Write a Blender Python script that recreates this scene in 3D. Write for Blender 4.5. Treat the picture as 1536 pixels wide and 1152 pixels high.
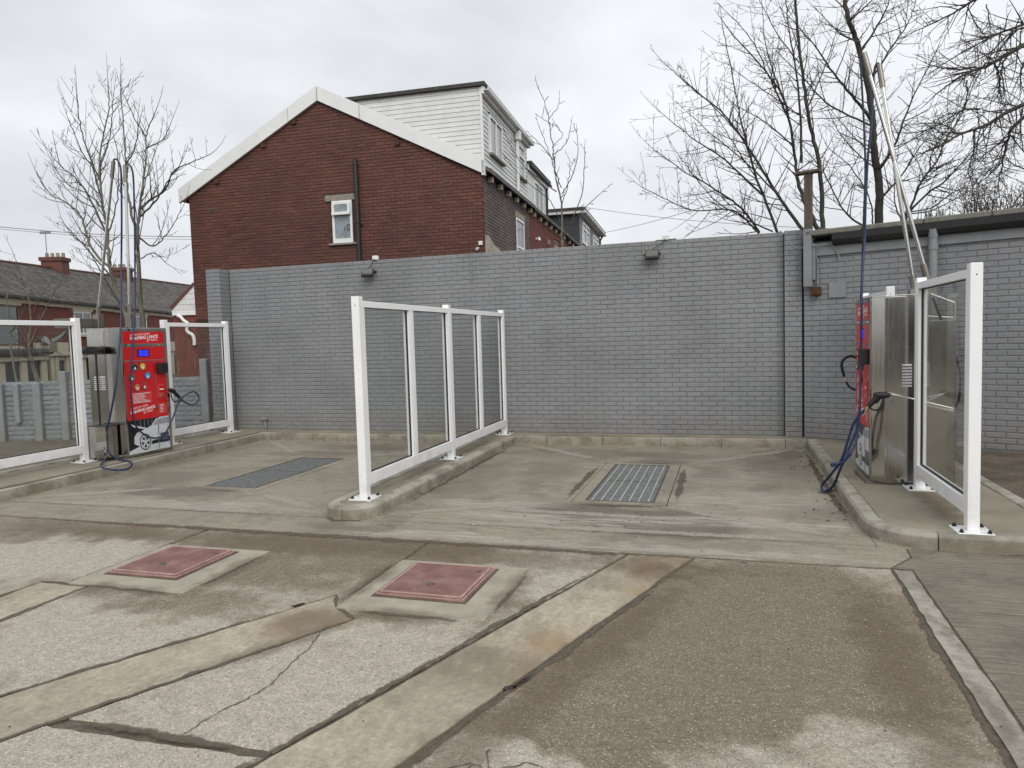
import bpy, math, random
from mathutils import Vector, Matrix
import numpy as np

for o in list(bpy.data.objects): bpy.data.objects.remove(o, do_unlink=True)
sc = bpy.context.scene
COL = sc.collection
rad = math.radians

# ------------------------------------------------------------------ camera
YAW, PITCH, ROLL, EYE, FPX = 0.2957, 0.0648, -0.0294, 1.7285, 1064.4
def _basis():
    fwd = Vector((-math.sin(YAW)*math.cos(PITCH), math.cos(YAW)*math.cos(PITCH), -math.sin(PITCH)))
    right = Vector((math.cos(YAW), math.sin(YAW), 0)); up = right.cross(fwd)
    c, s = math.cos(ROLL), math.sin(ROLL)
    return c*right+s*up, -s*right+c*up, fwd
CR, CU, CD = _basis()
cam = bpy.data.cameras.new('camera'); camo = bpy.data.objects.new('camera', cam); COL.objects.link(camo)
m = Matrix((CR, CU, -CD)).transposed().to_4x4(); m.translation = (0, 0, EYE); camo.matrix_world = m
cam.sensor_fit = 'HORIZONTAL'; cam.sensor_width = 36; cam.lens = 36*FPX/1536
cam.clip_start = .05; cam.clip_end = 3000
sc.camera = camo
def at(px, py, depth):      # the point of the place seen at a spot of the photograph, a given distance away
    return Vector((0, 0, EYE)) + (CD*FPX + CR*(px-768) - CU*(py-576))*(depth/FPX)
def at_y(px, py, Y):
    v = CD*FPX + CR*(px-768) - CU*(py-576); return Vector((0, 0, EYE)) + v*(Y/v.y)
def at_x(px, py, X):
    v = CD*FPX + CR*(px-768) - CU*(py-576); return Vector((0, 0, EYE)) + v*(X/v.x)

# ------------------------------------------------------------------ world, sun, exposure
SKY_K = 6.85
w = bpy.data.worlds.new('World'); sc.world = w; w.use_nodes = True
nt = w.node_tree; nt.nodes.clear(); N = nt.nodes.new; Lk = nt.links.new
out = N('ShaderNodeOutputWorld'); bg = N('ShaderNodeBackground'); bg.inputs[1].default_value = .1
sky = N('ShaderNodeTexSky'); sky.sky_type = 'NISHITA'; sky.sun_disc = False
SUN_EL, SUN_AZ = 40, 152
sky.sun_elevation = rad(SUN_EL); sky.sun_rotation = rad(SUN_AZ); sky.dust_density = 4
tc = N('ShaderNodeTexCoord'); mp = N('ShaderNodeMapping'); mp.inputs['Scale'].default_value = (1, 1, 2.2)
n1 = N('ShaderNodeTexNoise'); n1.inputs['Scale'].default_value = 2.3; n1.inputs['Detail'].default_value = 6; n1.inputs['Roughness'].default_value = .52
cr = N('ShaderNodeValToRGB'); cr.color_ramp.elements[0].position = .33; cr.color_ramp.elements[1].position = .68
cr.color_ramp.elements[0].color = (.845, .875, .925, 1); cr.color_ramp.elements[1].color = (1.21, 1.23, 1.255, 1)
vm = N('ShaderNodeVectorMath'); vm.operation = 'SCALE'; vm.inputs['Scale'].default_value = SKY_K
mx = N('ShaderNodeMix'); mx.data_type = 'RGBA'; mx.inputs[0].default_value = .94
Lk(tc.outputs['Generated'], mp.inputs[0]); Lk(mp.outputs[0], n1.inputs['Vector']); Lk(n1.outputs['Fac'], cr.inputs[0])
Lk(cr.outputs[0], vm.inputs[0]); Lk(sky.outputs[0], mx.inputs[6]); Lk(vm.outputs[0], mx.inputs[7]); Lk(mx.outputs[2], bg.inputs[0]); Lk(bg.outputs[0], out.inputs[0])
sl = bpy.data.lights.new('sun', 'SUN'); so = bpy.data.objects.new('sun', sl); COL.objects.link(so)
sl.energy = 1.5; sl.angle = rad(50); sl.color = (1, .97, .92)
az = rad(SUN_AZ); el = rad(SUN_EL)
sd = Vector((math.sin(az)*math.cos(el), math.cos(az)*math.cos(el), math.sin(el)))
so.rotation_euler = sd.to_track_quat('Z', 'Y').to_euler(); so.location = (0, -5, 30)
sc.view_settings.view_transform = 'Standard'; sc.view_settings.look = 'None'
sc.view_settings.exposure = 0.33; sc.view_settings.gamma = 1
try: sc.view_settings.use_curve_mapping = False
except Exception: pass
sc.render.engine = 'CYCLES'
sc.cycles.max_bounces = 8; sc.cycles.transparent_max_bounces = 12; sc.cycles.caustics_reflective = False; sc.cycles.caustics_refractive = False

# ------------------------------------------------------------------ materials
def nodes(name):
    m = bpy.data.materials.new(name); m.use_nodes = True
    t = m.node_tree; b = t.nodes['Principled BSDF']; return m, t, b
class G:
    """small helper for node graphs"""
    def __init__(s, t): s.t = t; s.N = t.nodes.new; s.L = t.links.new
    def pos(s):
        g = s.N('ShaderNodeNewGeometry'); return g.outputs['Position']
    def scale(s, v, sc_):
        n = s.N('ShaderNodeVectorMath'); n.operation = 'MULTIPLY'; s.L(v, n.inputs[0]); n.inputs[1].default_value = sc_; return n.outputs[0]
    def noise(s, v, scale, detail=4, rough=.55, dist=0):
        n = s.N('ShaderNodeTexNoise'); n.inputs['Scale'].default_value = scale; n.inputs['Detail'].default_value = detail
        n.inputs['Roughness'].default_value = rough; n.inputs['Distortion'].default_value = dist; s.L(v, n.inputs['Vector']); return n.outputs['Fac']
    def voro(s, v, scale, out_='Distance', feature='F1'):
        n = s.N('ShaderNodeTexVoronoi'); n.feature = feature; n.inputs['Scale'].default_value = scale; s.L(v, n.inputs['Vector']); return n.outputs[out_]
    def mr(s, x, a, b, c=0, d=1, smooth=True):
        n = s.N('ShaderNodeMapRange'); n.interpolation_type = 'SMOOTHSTEP' if smooth else 'LINEAR'
        s.put(x, n.inputs[0]); n.inputs[1].default_value = a; n.inputs[2].default_value = b; n.inputs[3].default_value = c; n.inputs[4].default_value = d; return n.outputs[0]
    def put(s, x, i):
        if isinstance(x, (int, float)): i.default_value = x
        else: s.L(x, i)
    def math(s, op, a, b=0.0, clamp=False):
        n = s.N('ShaderNodeMath'); n.operation = op; n.use_clamp = clamp; s.put(a, n.inputs[0]); s.put(b, n.inputs[1]); return n.outputs[0]
    def mix(s, f, a, b, mode='MIX'):
        n = s.N('ShaderNodeMix'); n.data_type = 'RGBA'; n.blend_type = mode; s.put(f, n.inputs[0])
        for x, i in ((a, 6), (b, 7)):
            if isinstance(x, tuple): n.inputs[i].default_value = (*x, 1)
            else: s.L(x, n.inputs[i])
        return n.outputs[2]
    def bump(s, h, strength, dist=.01, normal=None):
        n = s.N('ShaderNodeBump'); n.inputs['Strength'].default_value = strength; n.inputs['Distance'].default_value = dist
        s.L(h, n.inputs['Height'])
        if normal is not None: s.L(normal, n.inputs['Normal'])
        return n.outputs[0]
    def grey(s, f):
        n = s.N('ShaderNodeCombineColor'); 
        for i in range(3): s.put(f, n.inputs[i])
        return n.outputs[0]
    def blob(s, p, lst, warp=.35):
        """stains: soft patches at given places of the ground, edges broken up by noise"""
        wn = s.N('ShaderNodeTexNoise'); wn.inputs['Scale'].default_value = 1.7; wn.inputs['Detail'].default_value = 5; s.L(p, wn.inputs['Vector'])
        a = s.N('ShaderNodeVectorMath'); a.operation = 'SUBTRACT'; s.L(wn.outputs['Color'], a.inputs[0]); a.inputs[1].default_value = (.5, .5, .5)
        b = s.N('ShaderNodeVectorMath'); b.operation = 'SCALE'; s.L(a.outputs[0], b.inputs[0]); b.inputs['Scale'].default_value = warp*2.4
        c = s.N('ShaderNodeVectorMath'); c.operation = 'ADD'; s.L(p, c.inputs[0]); s.L(b.outputs[0], c.inputs[1]); q = c.outputs[0]
        tot = None
        for (x, y, rx, ry, wt) in lst:
            d = s.N('ShaderNodeVectorMath'); d.operation = 'SUBTRACT'; s.L(q, d.inputs[0]); d.inputs[1].default_value = (x, y, 0)
            e = s.N('ShaderNodeVectorMath'); e.operation = 'MULTIPLY'; s.L(d.outputs[0], e.inputs[0]); e.inputs[1].default_value = (1/rx, 1/ry, 0)
            f = s.N('ShaderNodeVectorMath'); f.operation = 'LENGTH'; s.L(e.outputs[0], f.inputs[0])
            g = s.mr(f.outputs['Value'], 1.15, .45, 0, wt)
            tot = g if tot is None else s.math('ADD', tot, g)
        return tot

def pm(name, col, rough=.6, metal=0, var=.12, vs=3.0, fine=.08, fs=60, bump=.15, bs=150, bd=.003, tint=0.0, spec=.5, dirt=None, ds=4, damt=.5, dlo=.5, dhi=.75, stretch=None, splash_shade=0, streak=0, sz_=(.12, .62)):
    """plain procedural material: base colour with broad and fine variation, optional dirt, relief and per-piece tint"""
    m, t, b = nodes(name); g = G(t); p = g.pos()
    if stretch: p = g.scale(p, stretch)
    v = g.mr(g.noise(p, vs, 5), .3, .7, 1-var, 1+var, False)
    f = g.mr(g.noise(p, fs, 3), .3, .7, 1-fine, 1+fine, False)
    k = g.math('MULTIPLY', v, f)
    if tint:
        oi = g.N('ShaderNodeObjectInfo'); at_ = g.N('ShaderNodeAttribute'); at_.attribute_name = 'tint'
        r = g.math('FRACT', g.math('ADD', oi.outputs['Random'], at_.outputs['Fac']))
        k = g.math('MULTIPLY', k, g.mr(r, 0, 1, 1-tint, 1+tint, False))
    c = g.mix(1.0, col, g.grey(k), 'MULTIPLY')
    if dirt: c = g.mix(g.mr(g.noise(p, ds, 6, .65), dlo, dhi, 0, damt), c, dirt)
    if streak:
        q = g.pos(); f_ = g.mr(g.noise(g.scale(q, (5, 5, .35)), 1.6, 6, .65), .46, .78, 0, streak); c = g.mix(f_, c, tuple(x*.55 for x in col))
        f_ = g.mr(g.noise(q, 1.3, 3, .5), .5, .7, 0, streak*.6); c = g.mix(f_, c, (col[0]*1.22, col[1]*1.15, col[2]*1.12))
    if splash_shade:
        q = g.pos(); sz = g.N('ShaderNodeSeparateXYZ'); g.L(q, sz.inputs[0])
        f_ = g.math('MULTIPLY', g.mr(sz.outputs[2], sz_[0], sz_[1], splash_shade, 0), g.mr(g.noise(q, 7, 6, .7), .32, .68)); c = g.mix(f_, c, (.20, .17, .12))
    g.L(c, b.inputs['Base Color']); b.inputs['Roughness'].default_value = rough; b.inputs['Metallic'].default_value = metal
    b.inputs['Specular IOR Level'].default_value = spec
    if bump: g.L(g.bump(g.noise(p, bs, 3), bump, bd), b.inputs['Normal'])
    return m

MT = {}
MT['white'] = pm('white_powder_coat', (.875, .88, .885), .34, var=.03, fine=.02, bump=.04, bs=400, bd=.001, dirt=(.55, .54, .5), ds=9, damt=.10, dlo=.5, dhi=.8, splash_shade=.28)
MT['upvc'] = pm('white_plastic', (.74, .75, .75), .35, var=.04, fine=.02, bump=0, dirt=(.42, .42, .38), ds=5, damt=.35, dlo=.5, dhi=.8)
MT['board'] = pm('white_cladding', (.66, .67, .665), .5, var=.06, fine=.03, bump=.03, dirt=(.36, .37, .33), ds=2.5, damt=.5, dlo=.5, dhi=.85, tint=.03)
MT['barge'] = pm('white_bargeboard', (.74, .755, .75), .45, var=.04, fine=.02, bump=0, dirt=(.45, .47, .42), ds=4, damt=.35, dlo=.52, dhi=.85)
MT['gasket'] = pm('black_rubber', (.012, .012, .013), .7, bump=0)
MT['blackp'] = pm('black_plastic', (.010, .010, .0105), .55, bump=.05)
MT['paint'] = pm('grey_masonry_paint', (.226, .231, .241), .72, var=.12, vs=1.1, fine=.05, fs=45, bump=.35, bs=130, bd=.002, tint=.035, dirt=(.15, .15, .147), ds=2.2, damt=.40, dlo=.48, dhi=.8, splash_shade=.5, streak=.26)
MT['pjoint'] = pm('grey_painted_mortar', (.168, .172, .181), .85, var=.16, vs=2.2, fine=.2, fs=60, bump=.5, bs=180, bd=.003)
MT['paintpost'] = pm('grey_fence_paint', (.225, .235, .245), .75, var=.1, fine=.08, bump=.3, bs=120)
MT['fencepost'] = pm('grey_fence_paint_lit', (.25, .26, .27), .75, var=.1, fine=.08, bump=.3, bs=120, splash_shade=.5)  # panel paint lightened for the posts, to offset the weaker light they catch
MT['redbrick'] = pm('red_engineering_brick', (.105, .037, .027), .7, var=.22, vs=.7, fine=.14, fs=30, bump=.3, bs=120, bd=.002, tint=.2, dirt=(.04, .02, .017), ds=.8, damt=.5, dlo=.5, dhi=.85, streak=.25)
MT['redjoint'] = pm('dark_mortar', (.066, .029, .023), .9, var=.3, vs=1.3, fine=.2, bump=.3)
MT['redbrick2'] = pm('bright_red_brick', (.16, .034, .022), .7, var=.12, fine=.1, fs=30, bump=.2, tint=.14)
MT['joint2'] = pm('pale_mortar', (.16, .11, .09), .9, var=.2, bump=.2)
MT['greybrick'] = pm('weathered_purple_brick', (.125, .098, .092), .75, var=.2, vs=1.5, fine=.15, fs=30, bump=.2, tint=.2, dirt=(.25, .22, .2), ds=3, damt=.4, dlo=.6, dhi=.8)
MT['render'] = pm('bare_cement_render', (.42, .375, .31), .9, var=.25, vs=3, fine=.12, bump=.4, dirt=(.16, .14, .12), ds=5, damt=.6)
MT['stone'] = pm('sandstone', (.33, .29, .215), .85, var=.15, fine=.1, bump=.3, dirt=(.16, .14, .11), ds=4, damt=.5)
MT['stonewht'] = pm('cream_painted_stone', (.52, .475, .36), .8, var=.12, fine=.06, bump=.15, dirt=(.2, .18, .14), ds=3, damt=.4)
MT['lintel'] = pm('grey_gritstone', (.24, .22, .19), .9, var=.25, vs=9, fine=.2, bump=.4, dirt=(.09, .085, .07), ds=10, damt=.6)
MT['coping'] = pm('mossy_concrete_coping', (.20, .195, .17), .9, var=.25, vs=5, fine=.2, bump=.5, dirt=(.075, .075, .05), ds=5, damt=.75, dlo=.42, dhi=.7)
MT['slate'] = pm('roof_slate', (.078, .068, .058), .65, var=.35, vs=1.3, fine=.4, fs=5, bump=.2, tint=.55)
MT['ridge'] = pm('clay_ridge_tile', (.11, .045, .035), .8, var=.2, bump=.2)
MT['pot'] = pm('buff_clay_pot', (.28, .24, .19), .8, var=.2, bump=.2)
MT['felt'] = pm('dark_roofing_felt', (.055, .052, .048), .9, var=.3, vs=4, bump=.5, dirt=(.16, .14, .12), ds=6, damt=.5)
MT['gutter'] = pm('black_gutter', (.008, .008, .009), .5, bump=0, dirt=(.03, .028, .022), ds=8, damt=.4)
MT['pipe'] = pm('black_iron_pipe', (.017, .016, .016), .5, var=.2, bump=.1)
MT['lead'] = pm('grey_metal', (.25, .26, .27), .5, .5, bump=.05)
MT['darkclad'] = pm('charcoal_cladding', (.028, .031, .036), .6, var=.12, bump=.05)
MT['greyclad'] = pm('mid_grey_cladding', (.17, .18, .19), .6, var=.1, bump=.05)
MT['pane'] = pm('dark_window_glass', (.045, .055, .062), .06, var=.4, vs=1.2, bump=.02, bs=3, spec=.9)
MT['panelt'] = pm('curtained_window_glass', (.26, .29, .31), .08, var=.25, vs=2, bump=.02, bs=3, spec=.8)
MT['frost'] = pm('obscure_window_glass', (.20, .235, .26), .15, var=.25, vs=6, bump=.3, bs=60, spec=.8)
MT['door'] = pm('brown_door_paint', (.07, .022, .014), .4, bump=0)
MT['wood'] = pm('weathered_timber', (.088, .075, .055), .9, var=.22, vs=3, fine=.2, fs=40, bump=.5, bs=40, stretch=(6, 6, .7))
MT['rust'] = pm('rusted_iron', (.075, .032, .014), .95, var=.4, vs=20, fine=.3, bump=.8, bs=60, bd=.01)
MT['bark'] = pm('dark_bark', (.045, .04, .032), .9, var=.3, vs=5, fine=.2, bump=.7, bs=40, bd=.012, dirt=(.075, .08, .05), ds=3, damt=.5)
MT['barkpale'] = pm('pale_grey_bark', (.14, .13, .10), .9, var=.3, vs=5, fine=.2, bump=.6, bs=40, bd=.01, dirt=(.06, .06, .042), ds=4, damt=.6)
MT['twig'] = pm('dark_twig', (.05, .044, .038), .85, var=.2, bump=0)
MT['twigpale'] = pm('brown_twig', (.085, .075, .06), .85, var=.2, bump=0)
MT['deadleaf'] = pm('dead_leaf', (.055, .032, .022), .9, var=.4, vs=12, bump=0, tint=.4)
MT['cable'] = pm('dark_cable', (.03, .03, .032), .6, bump=0)
MT['greycable'] = pm('grey_cable', (.23, .235, .24), .6, bump=0)
MT['bluehose'] = pm('blue_rubber_hose', (.009, .022, .078), .42, var=.15, vs=8, bump=.05)
MT['darkhose'] = pm('dark_blue_hose', (.007, .011, .026), .45, var=.15, vs=8, bump=.05)
MT['brass'] = pm('brass_fitting', (.55, .42, .2), .3, 1, bump=0)
MT['chrome'] = pm('plated_fitting', (.75, .75, .74), .18, 1, bump=0)
MT['louvre'] = pm('bright_pressed_louvre', (.80, .80, .79), .3, .35, var=.05, bump=0)
MT['zinc'] = pm('galvanised_steel', (.22, .23, .23), .5, .25, var=.35, vs=25, bump=.1, dirt=(.14, .13, .11), ds=14, damt=.6)
MT['zincbright'] = pm('bright_galvanised_bar', (.55, .56, .55), .45, .2, var=.3, vs=12, bump=.05, dirt=(.25, .24, .2), ds=10, damt=.5)
MT['pit'] = pm('dark_drain_pit', (.08, .076, .068), .7, var=.55, vs=7, bump=.3, spec=.6)
MT['kerb'] = pm('precast_kerb_concrete', (.33, .31, .26), .88, var=.2, vs=2.5, fine=.14, fs=70, bump=.5, bs=160, bd=.003, tint=.07, dirt=(.135, .115, .085), ds=3.0, damt=.85, dlo=.42, dhi=.72, splash_shade=1.0, sz_=(.02, .122))  # faces painted darker toward the foot for their shade, on top of dirt
MT['paving'] = pm('pavement_concrete', (.245, .218, .165), .88, var=.2, vs=1.4, fine=.12, fs=80, bump=.45, bs=180, bd=.003, dirt=(.155, .135, .10), ds=1.8, damt=.7, dlo=.45, dhi=.75)
MT['surround'] = pm('grey_cement_surround', (.325, .298, .235), .85, var=.16, vs=4, fine=.1, fs=90, bump=.3, bs=200, bd=.002, dirt=(.2, .18, .14), ds=5, damt=.45)
MT['grp'] = pm('faded_red_grp', (.195, .098, .086), .7, var=.25, vs=5, fine=.15, fs=90, bump=.6, bs=110, bd=.003, dirt=(.29, .20, .175), ds=5, damt=.6, dlo=.45, dhi=.75)
MT['grpedge'] = pm('pale_worn_grp_edge', (.36, .235, .21), .7, var=.25, vs=14, fine=.2, fs=60, bump=.3)
MT['soil'] = pm('bare_brown_soil', (.115, .09, .065), .95, var=.35, vs=3, fine=.3, fs=40, bump=1, bs=30, bd=.03, dirt=(.06, .045, .033), ds=4, damt=.7)
MT['mud'] = pm('dark_joint_dirt', (.095, .08, .058), .85, var=.3, vs=6, fine=.3, bump=.6, bs=60, bd=.01)
MT['tarmac'] = pm('old_brown_tarmac', (.13, .11, .085), .9, var=.25, vs=1.3, fine=.2, fs=90, bump=.6, bs=120, bd=.006, stretch=(.6, 1.6, 1))
MT['darkprint'] = pm('printed_black', (.012, .013, .015), .3, var=.3, vs=14, bump=0)
MT['foamprint'] = pm('printed_white', (.62, .64, .67), .3, var=.16, vs=20, fine=.12, fs=90, bump=0)
MT['greyprint'] = pm('printed_grey', (.30, .32, .36), .3, var=.2, vs=20, bump=0)
MT['blueprint'] = pm('printed_navy', (.018, .026, .085), .3, var=.2, vs=20, bump=0)
MT['redpanel'] = pm('red_vinyl', (.60, .012, .016), .28, var=.06, vs=3, fine=.02, bump=.015, bs=20)
MT['redlight'] = pm('pale_red_vinyl', (.58, .06, .055), .3, bump=0)
MT['ink'] = pm('white_vinyl_lettering', (.85, .85, .85), .3, bump=0, var=.02)
MT['lens'] = pm('floodlight_lens', (.12, .12, .105), .3, var=.1, bump=.2, bs=120)
MT['lampbody'] = pm('dark_grey_casting', (.030, .031, .030), .5, bump=.05)
MT['boxwhite'] = pm('white_junction_box', (.7, .71, .7), .4, bump=0)
MT['bag'] = pm('white_polythene', (.75, .77, .8), .3, bump=.3, bs=20)
MT['litter'] = pm('dark_litter', (.04, .028, .018), .9, var=.4, vs=30, bump=0)
MT['grit'] = pm('white_grit', (.55, .53, .48), .8, var=.2, vs=30, bump=0)
for nm, c in dict(black=(.012, .012, .014), yellow=(.75, .48, .03), green=(.02, .16, .03), blue=(.06, .25, .62), orange=(.72, .17, .03), red=(.5, .01, .02)).items():
    MT['b_'+nm] = pm('button_'+nm, c, .25, bump=0, var=.03)
m, t, b = nodes('blue_led_digits'); b.inputs['Base Color'].default_value = (.02, .02, .3, 1); b.inputs['Emission Color'].default_value = (.03, .04, 1, 1); b.inputs['Emission Strength'].default_value = 1.2; MT['led'] = m
# stainless
m, t, b = nodes('brushed_stainless'); g = G(t); p = g.pos()
b.inputs['Metallic'].default_value = 1; s_ = g.scale(p, (30, 30, 1.2))
g.L(g.mix(g.mr(g.noise(p, 2.5, 4), .3, .7), (.43, .42, .385), (.54, .53, .495)), b.inputs['Base Color'])
g.L(g.mr(g.noise(s_, 4, 3), .3, .7, .10, .2, False), b.inputs['Roughness'])
nb = g.bump(g.noise(g.scale(p, (1, 1, .6)), 1.5, 1), .10, .05); g.L(g.bump(g.noise(s_, 9, 2), .02, .002, nb), b.inputs['Normal']); MT['steel'] = m
MT['steelpole'] = pm('polished_steel_tube', (.62, .61, .58), .13, 1, var=.08, bump=.02)
MT['steeldull'] = pm('dull_steel', (.27, .25, .22), .38, 1, var=.15, bump=.05)
# clear glass
m, t, b = nodes('clear_glass'); t.nodes.remove(b); g = G(t); o_ = t.nodes['Material Output']
tr = g.N('ShaderNodeBsdfTransparent'); tr.inputs[0].default_value = (.955, .965, .96, 1)
gl = g.N('ShaderNodeBsdfGlossy'); gl.inputs['Roughness'].default_value = .015
fr = g.N('ShaderNodeLayerWeight'); fr.inputs[0].default_value = .5; fz = g.math('ADD', g.math('MULTIPLY', g.math('POWER', fr.outputs['Facing'], 4.0), .8), .035)
ms = g.N('ShaderNodeMixShader'); g.L(fz, ms.inputs[0]); g.L(tr.outputs[0], ms.inputs[1]); g.L(gl.outputs[0], ms.inputs[2]); df = g.N('ShaderNodeBsdfDiffuse'); df.inputs[0].default_value = (.6, .6, .58, 1); m2 = g.N('ShaderNodeMixShader'); pg_ = g.pos()
g.L(g.math('ADD', g.mr(g.noise(g.scale(pg_, (6, 6, .8)), 2.2, 6, .7), .5, .8, .0, .12), g.mr(g.voro(pg_, 60), .10, .03, 0, .10)), m2.inputs[0]); g.L(ms.outputs[0], m2.inputs[1]); g.L(df.outputs[0], m2.inputs[2]); g.L(m2.outputs[0], o_.inputs[0]); MT['glass'] = m

# old exposed-aggregate concrete of the yard
def aggregate(name, light, dark, stains, lights, base=0.0, speck=1.0):
    m, t, b = nodes(name); g = G(t); p = g.pos()
    big = g.noise(p, .9, 6, .6); mid = g.noise(p, 4.5, 6, .65); fin = g.noise(p, 38, 4, .6)
    wet = g.math('ADD', g.mr(big, .36, .66, -.35, .35, False), base)
    if stains: wet = g.math('ADD', wet, g.blob(p, stains))
    if lights: wet = g.math('SUBTRACT', wet, g.blob(p, lights, .5))
    wet = g.math('ADD', wet, g.mr(mid, .3, .7, -.42, .42, False))
    wet = g.mr(wet, -.35, .85)
    c = g.mix(wet, light, dark)
    c = g.mix(1.0, c, g.grey(g.mr(g.noise(p, 11, 6, .7), .3, .7, .84, 1.16, False)), 'MULTIPLY')
    c = g.mix(g.mr(g.noise(p, 1.9, 6, .7), .52, .75, 0, .55), c, (.20, .158, .102))
    c = g.mix(1.0, c, g.grey(g.mr(fin, .3, .7, .82, 1.18, False)), 'MULTIPLY')
    st = g.voro(p, 120); cell = g.voro(p, 120, 'Color'); sep = g.N('ShaderNodeSeparateColor'); g.L(cell, sep.inputs[0])
    tone = g.mr(sep.outputs[0], 0, 1, .45, 1.75, False)
    c = g.mix(g.mr(st, .62, .3, 0, .85*speck), c, g.mix(1.0, c, g.grey(tone), 'MULTIPLY'))
    pale = g.math('MULTIPLY', g.mr(sep.outputs[1], .80, .86), g.mr(st, .45, .28))
    c = g.mix(g.math('MULTIPLY', pale, .75*speck), c, (.52, .46, .38))
    s3 = g.voro(p, 48); c3 = g.voro(p, 48, 'Color'); sp3 = g.N('ShaderNodeSeparateColor'); g.L(c3, sp3.inputs[0])
    c = g.mix(g.math('MULTIPLY', g.math('MULTIPLY', g.mr(sp3.outputs[0], .86, .90), g.mr(s3, .32, .2)), .6), c, (.50, .45, .38))
    c = g.mix(g.math('MULTIPLY', g.math('MULTIPLY', g.mr(sp3.outputs[1], .86, .90), g.mr(s3, .3, .18)), .7), c, (.075, .062, .048))
    g.L(c, b.inputs['Base Color'])
    g.L(g.mr(wet, 0, 1, .86, .52, False), b.inputs['Roughness'])
    h = g.math('ADD', g.math('MULTIPLY', st, -.6), g.math('MULTIPLY', fin, .7))
    g.L(g.bump(h, .55, .006), b.inputs['Normal']); return m
def brushed(name, base, stains, smears, dirs=(1.0, 9.0, 1.0), fine=1.0, darken=(.125, .105, .08), rust=None):
    m, t, b = nodes(name); g = G(t); p = g.pos(); s1 = g.scale(p, dirs)
    st = g.noise(s1, 3.2, 6, .62); st2 = g.noise(g.scale(p, (dirs[0]*1.2, dirs[1]*4, 1)), 6, 4, .6)
    big = g.noise(p, .8, 5, .6)
    k = g.math('MULTIPLY', g.mr(st, .3, .7, 1-.22*fine, 1+.22*fine, False), g.mr(st2, .3, .7, 1-.16*fine, 1+.16*fine, False))
    c = g.mix(1.0, base, g.grey(k), 'MULTIPLY')
    c = g.mix(g.mr(big, .42, .72, 0, .6), c, tuple(x*.58 for x in base))
    c = g.mix(g.mr(g.noise(p, 1.7, 8, .72), .49, .62, 0, .6), c, tuple(x*.55 for x in base))
    c = g.mix(1.0, c, g.grey(g.mr(g.noise(p, 24, 6, .72), .3, .7, .80, 1.2, False)), 'MULTIPLY')
    c = g.mix(g.mr(g.noise(s1, 1.1, 5, .6), .55, .8, 0, .35), c, tuple(min(.5, x*1.35) for x in base))
    if rust: c = g.mix(g.math('MULTIPLY', g.blob(p, rust, .15), g.mr(g.noise(p, 3, 5), .3, .65), True), c, (.27, .185, .095))
    if stains: 
        e = g.math('MULTIPLY', g.blob(p, stains), g.mr(g.noise(s1, 2.2, 6, .7), .2, .52))
        c = g.mix(g.math('MINIMUM', e, .85), c, darken)
    if smears: c = g.mix(g.math('MINIMUM', g.math('MULTIPLY', g.blob(p, smears, .2), g.mr(g.noise(s1, 2.6, 6, .7), .35, .65)), .85), c, (.43, .405, .345))
    c = g.mix(1.0, c, g.grey(g.mr(g.noise(p, 110, 3), .3, .7, .9, 1.1, False)), 'MULTIPLY')
    g.L(c, b.inputs['Base Color']); b.inputs['Roughness'].default_value = .8
    h = g.math('ADD', st2, g.math('MULTIPLY', g.noise(p, 150, 3), .6)); g.L(g.bump(h, .4, .004), b.inputs['Normal']); return m
YARD_DARK = [(-3.3, 5.0, 1.5, .9, .8), (-2.6, 5.3, 1.0, .6, .6), (-.35, 4.5, 1.0, 1.1, .7), (.35, 4.9, .9, .8, .7), (.3, 3.75, .9, .9, .85), (.3, 4.3, 1.2, 1.2, .3), (-.6, 3.2, .65, .8, .8), (-.75, 4.0, .6, .7, .4), (.9, 3.6, .35, 1.2, .4), (-6.5, 5.2, 1.6, .5, .6), (-3.45, 3.75, .7, .35, .7), (-4.1, 4.4, .8, .6, .3), (-2.0, 3.75, .35, .22, .5)]
YARD_LIGHT = [(-5.4, 4.5, 1.2, .55, .8), (-3.6, 3.2, 1.1, .6, .9), (-2.1, 2.9, .6, .75, 1.0), (-1.75, 3.7, .45, .5, .8), (-1.15, 4.75, .3, .5, .8), (-.98, 2.68, .28, .33, 1.3), (.6, 2.98, .7, .2, .75), (.75, 3.35, .35, .25, .35), (-2.6, 2.2, 1.2, .5, 1.0), (.45, 4.55, .2, .14, .7), (-4.6, 3.1, .7, .8, .6)]
MT['agg'] = aggregate('exposed_aggregate_concrete', (.348, .313, .258), (.162, .130, .088), YARD_DARK, YARD_LIGHT, .12)
MT['band'] = brushed('trench_reinstatement_concrete', (.37, .325, .245), [(-.6, 5.2, .35, .35, .6), (-1.2, 3.4, .5, .35, .6), (-2.5, 3.8, .4, .3, .8)], None, (5.5, 2.0, 1), .9, (.16, .125, .085), [(-.45, 5.0, .3, .8, .8), (-.95, 3.55, .2, .6, .7), (-2.45, 3.75, .35, .3, .9)])
BAY_DARK = [(-.95, 6.75, 1.1, .42, 1.3), (-.6, 6.35, .9, .34, 1.2), (-.2, 8.9, .35, .5, .7), (-2.2, 8.9, .5, .7, .5), (.75, 10.6, .35, .5, .8), (-.9, 10.2, .8, .3, .6), (-5.8, 10.4, 1.2, .35, .6), (-7.2, 7.6, .6, .4, .5), (-.75, 6.35, .22, .1, 1.2), (-.9, 9.7, .55, .3, .8), (-6.5, 6.95, 1.1, .35, .75), (-6.2, 9.6, .8, .35, .6), (.6, 9.6, .35, 1.6, .35), (-3.0, 8.2, .3, 1.8, .35), (-4.2, 9.3, .5, .6, .4), (-3.45, 5.85, .6, .25, .7), (-8.0, 8.5, .3, 2.2, .4), (-2.2, 10.3, 1.2, .6, .3)]
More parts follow.
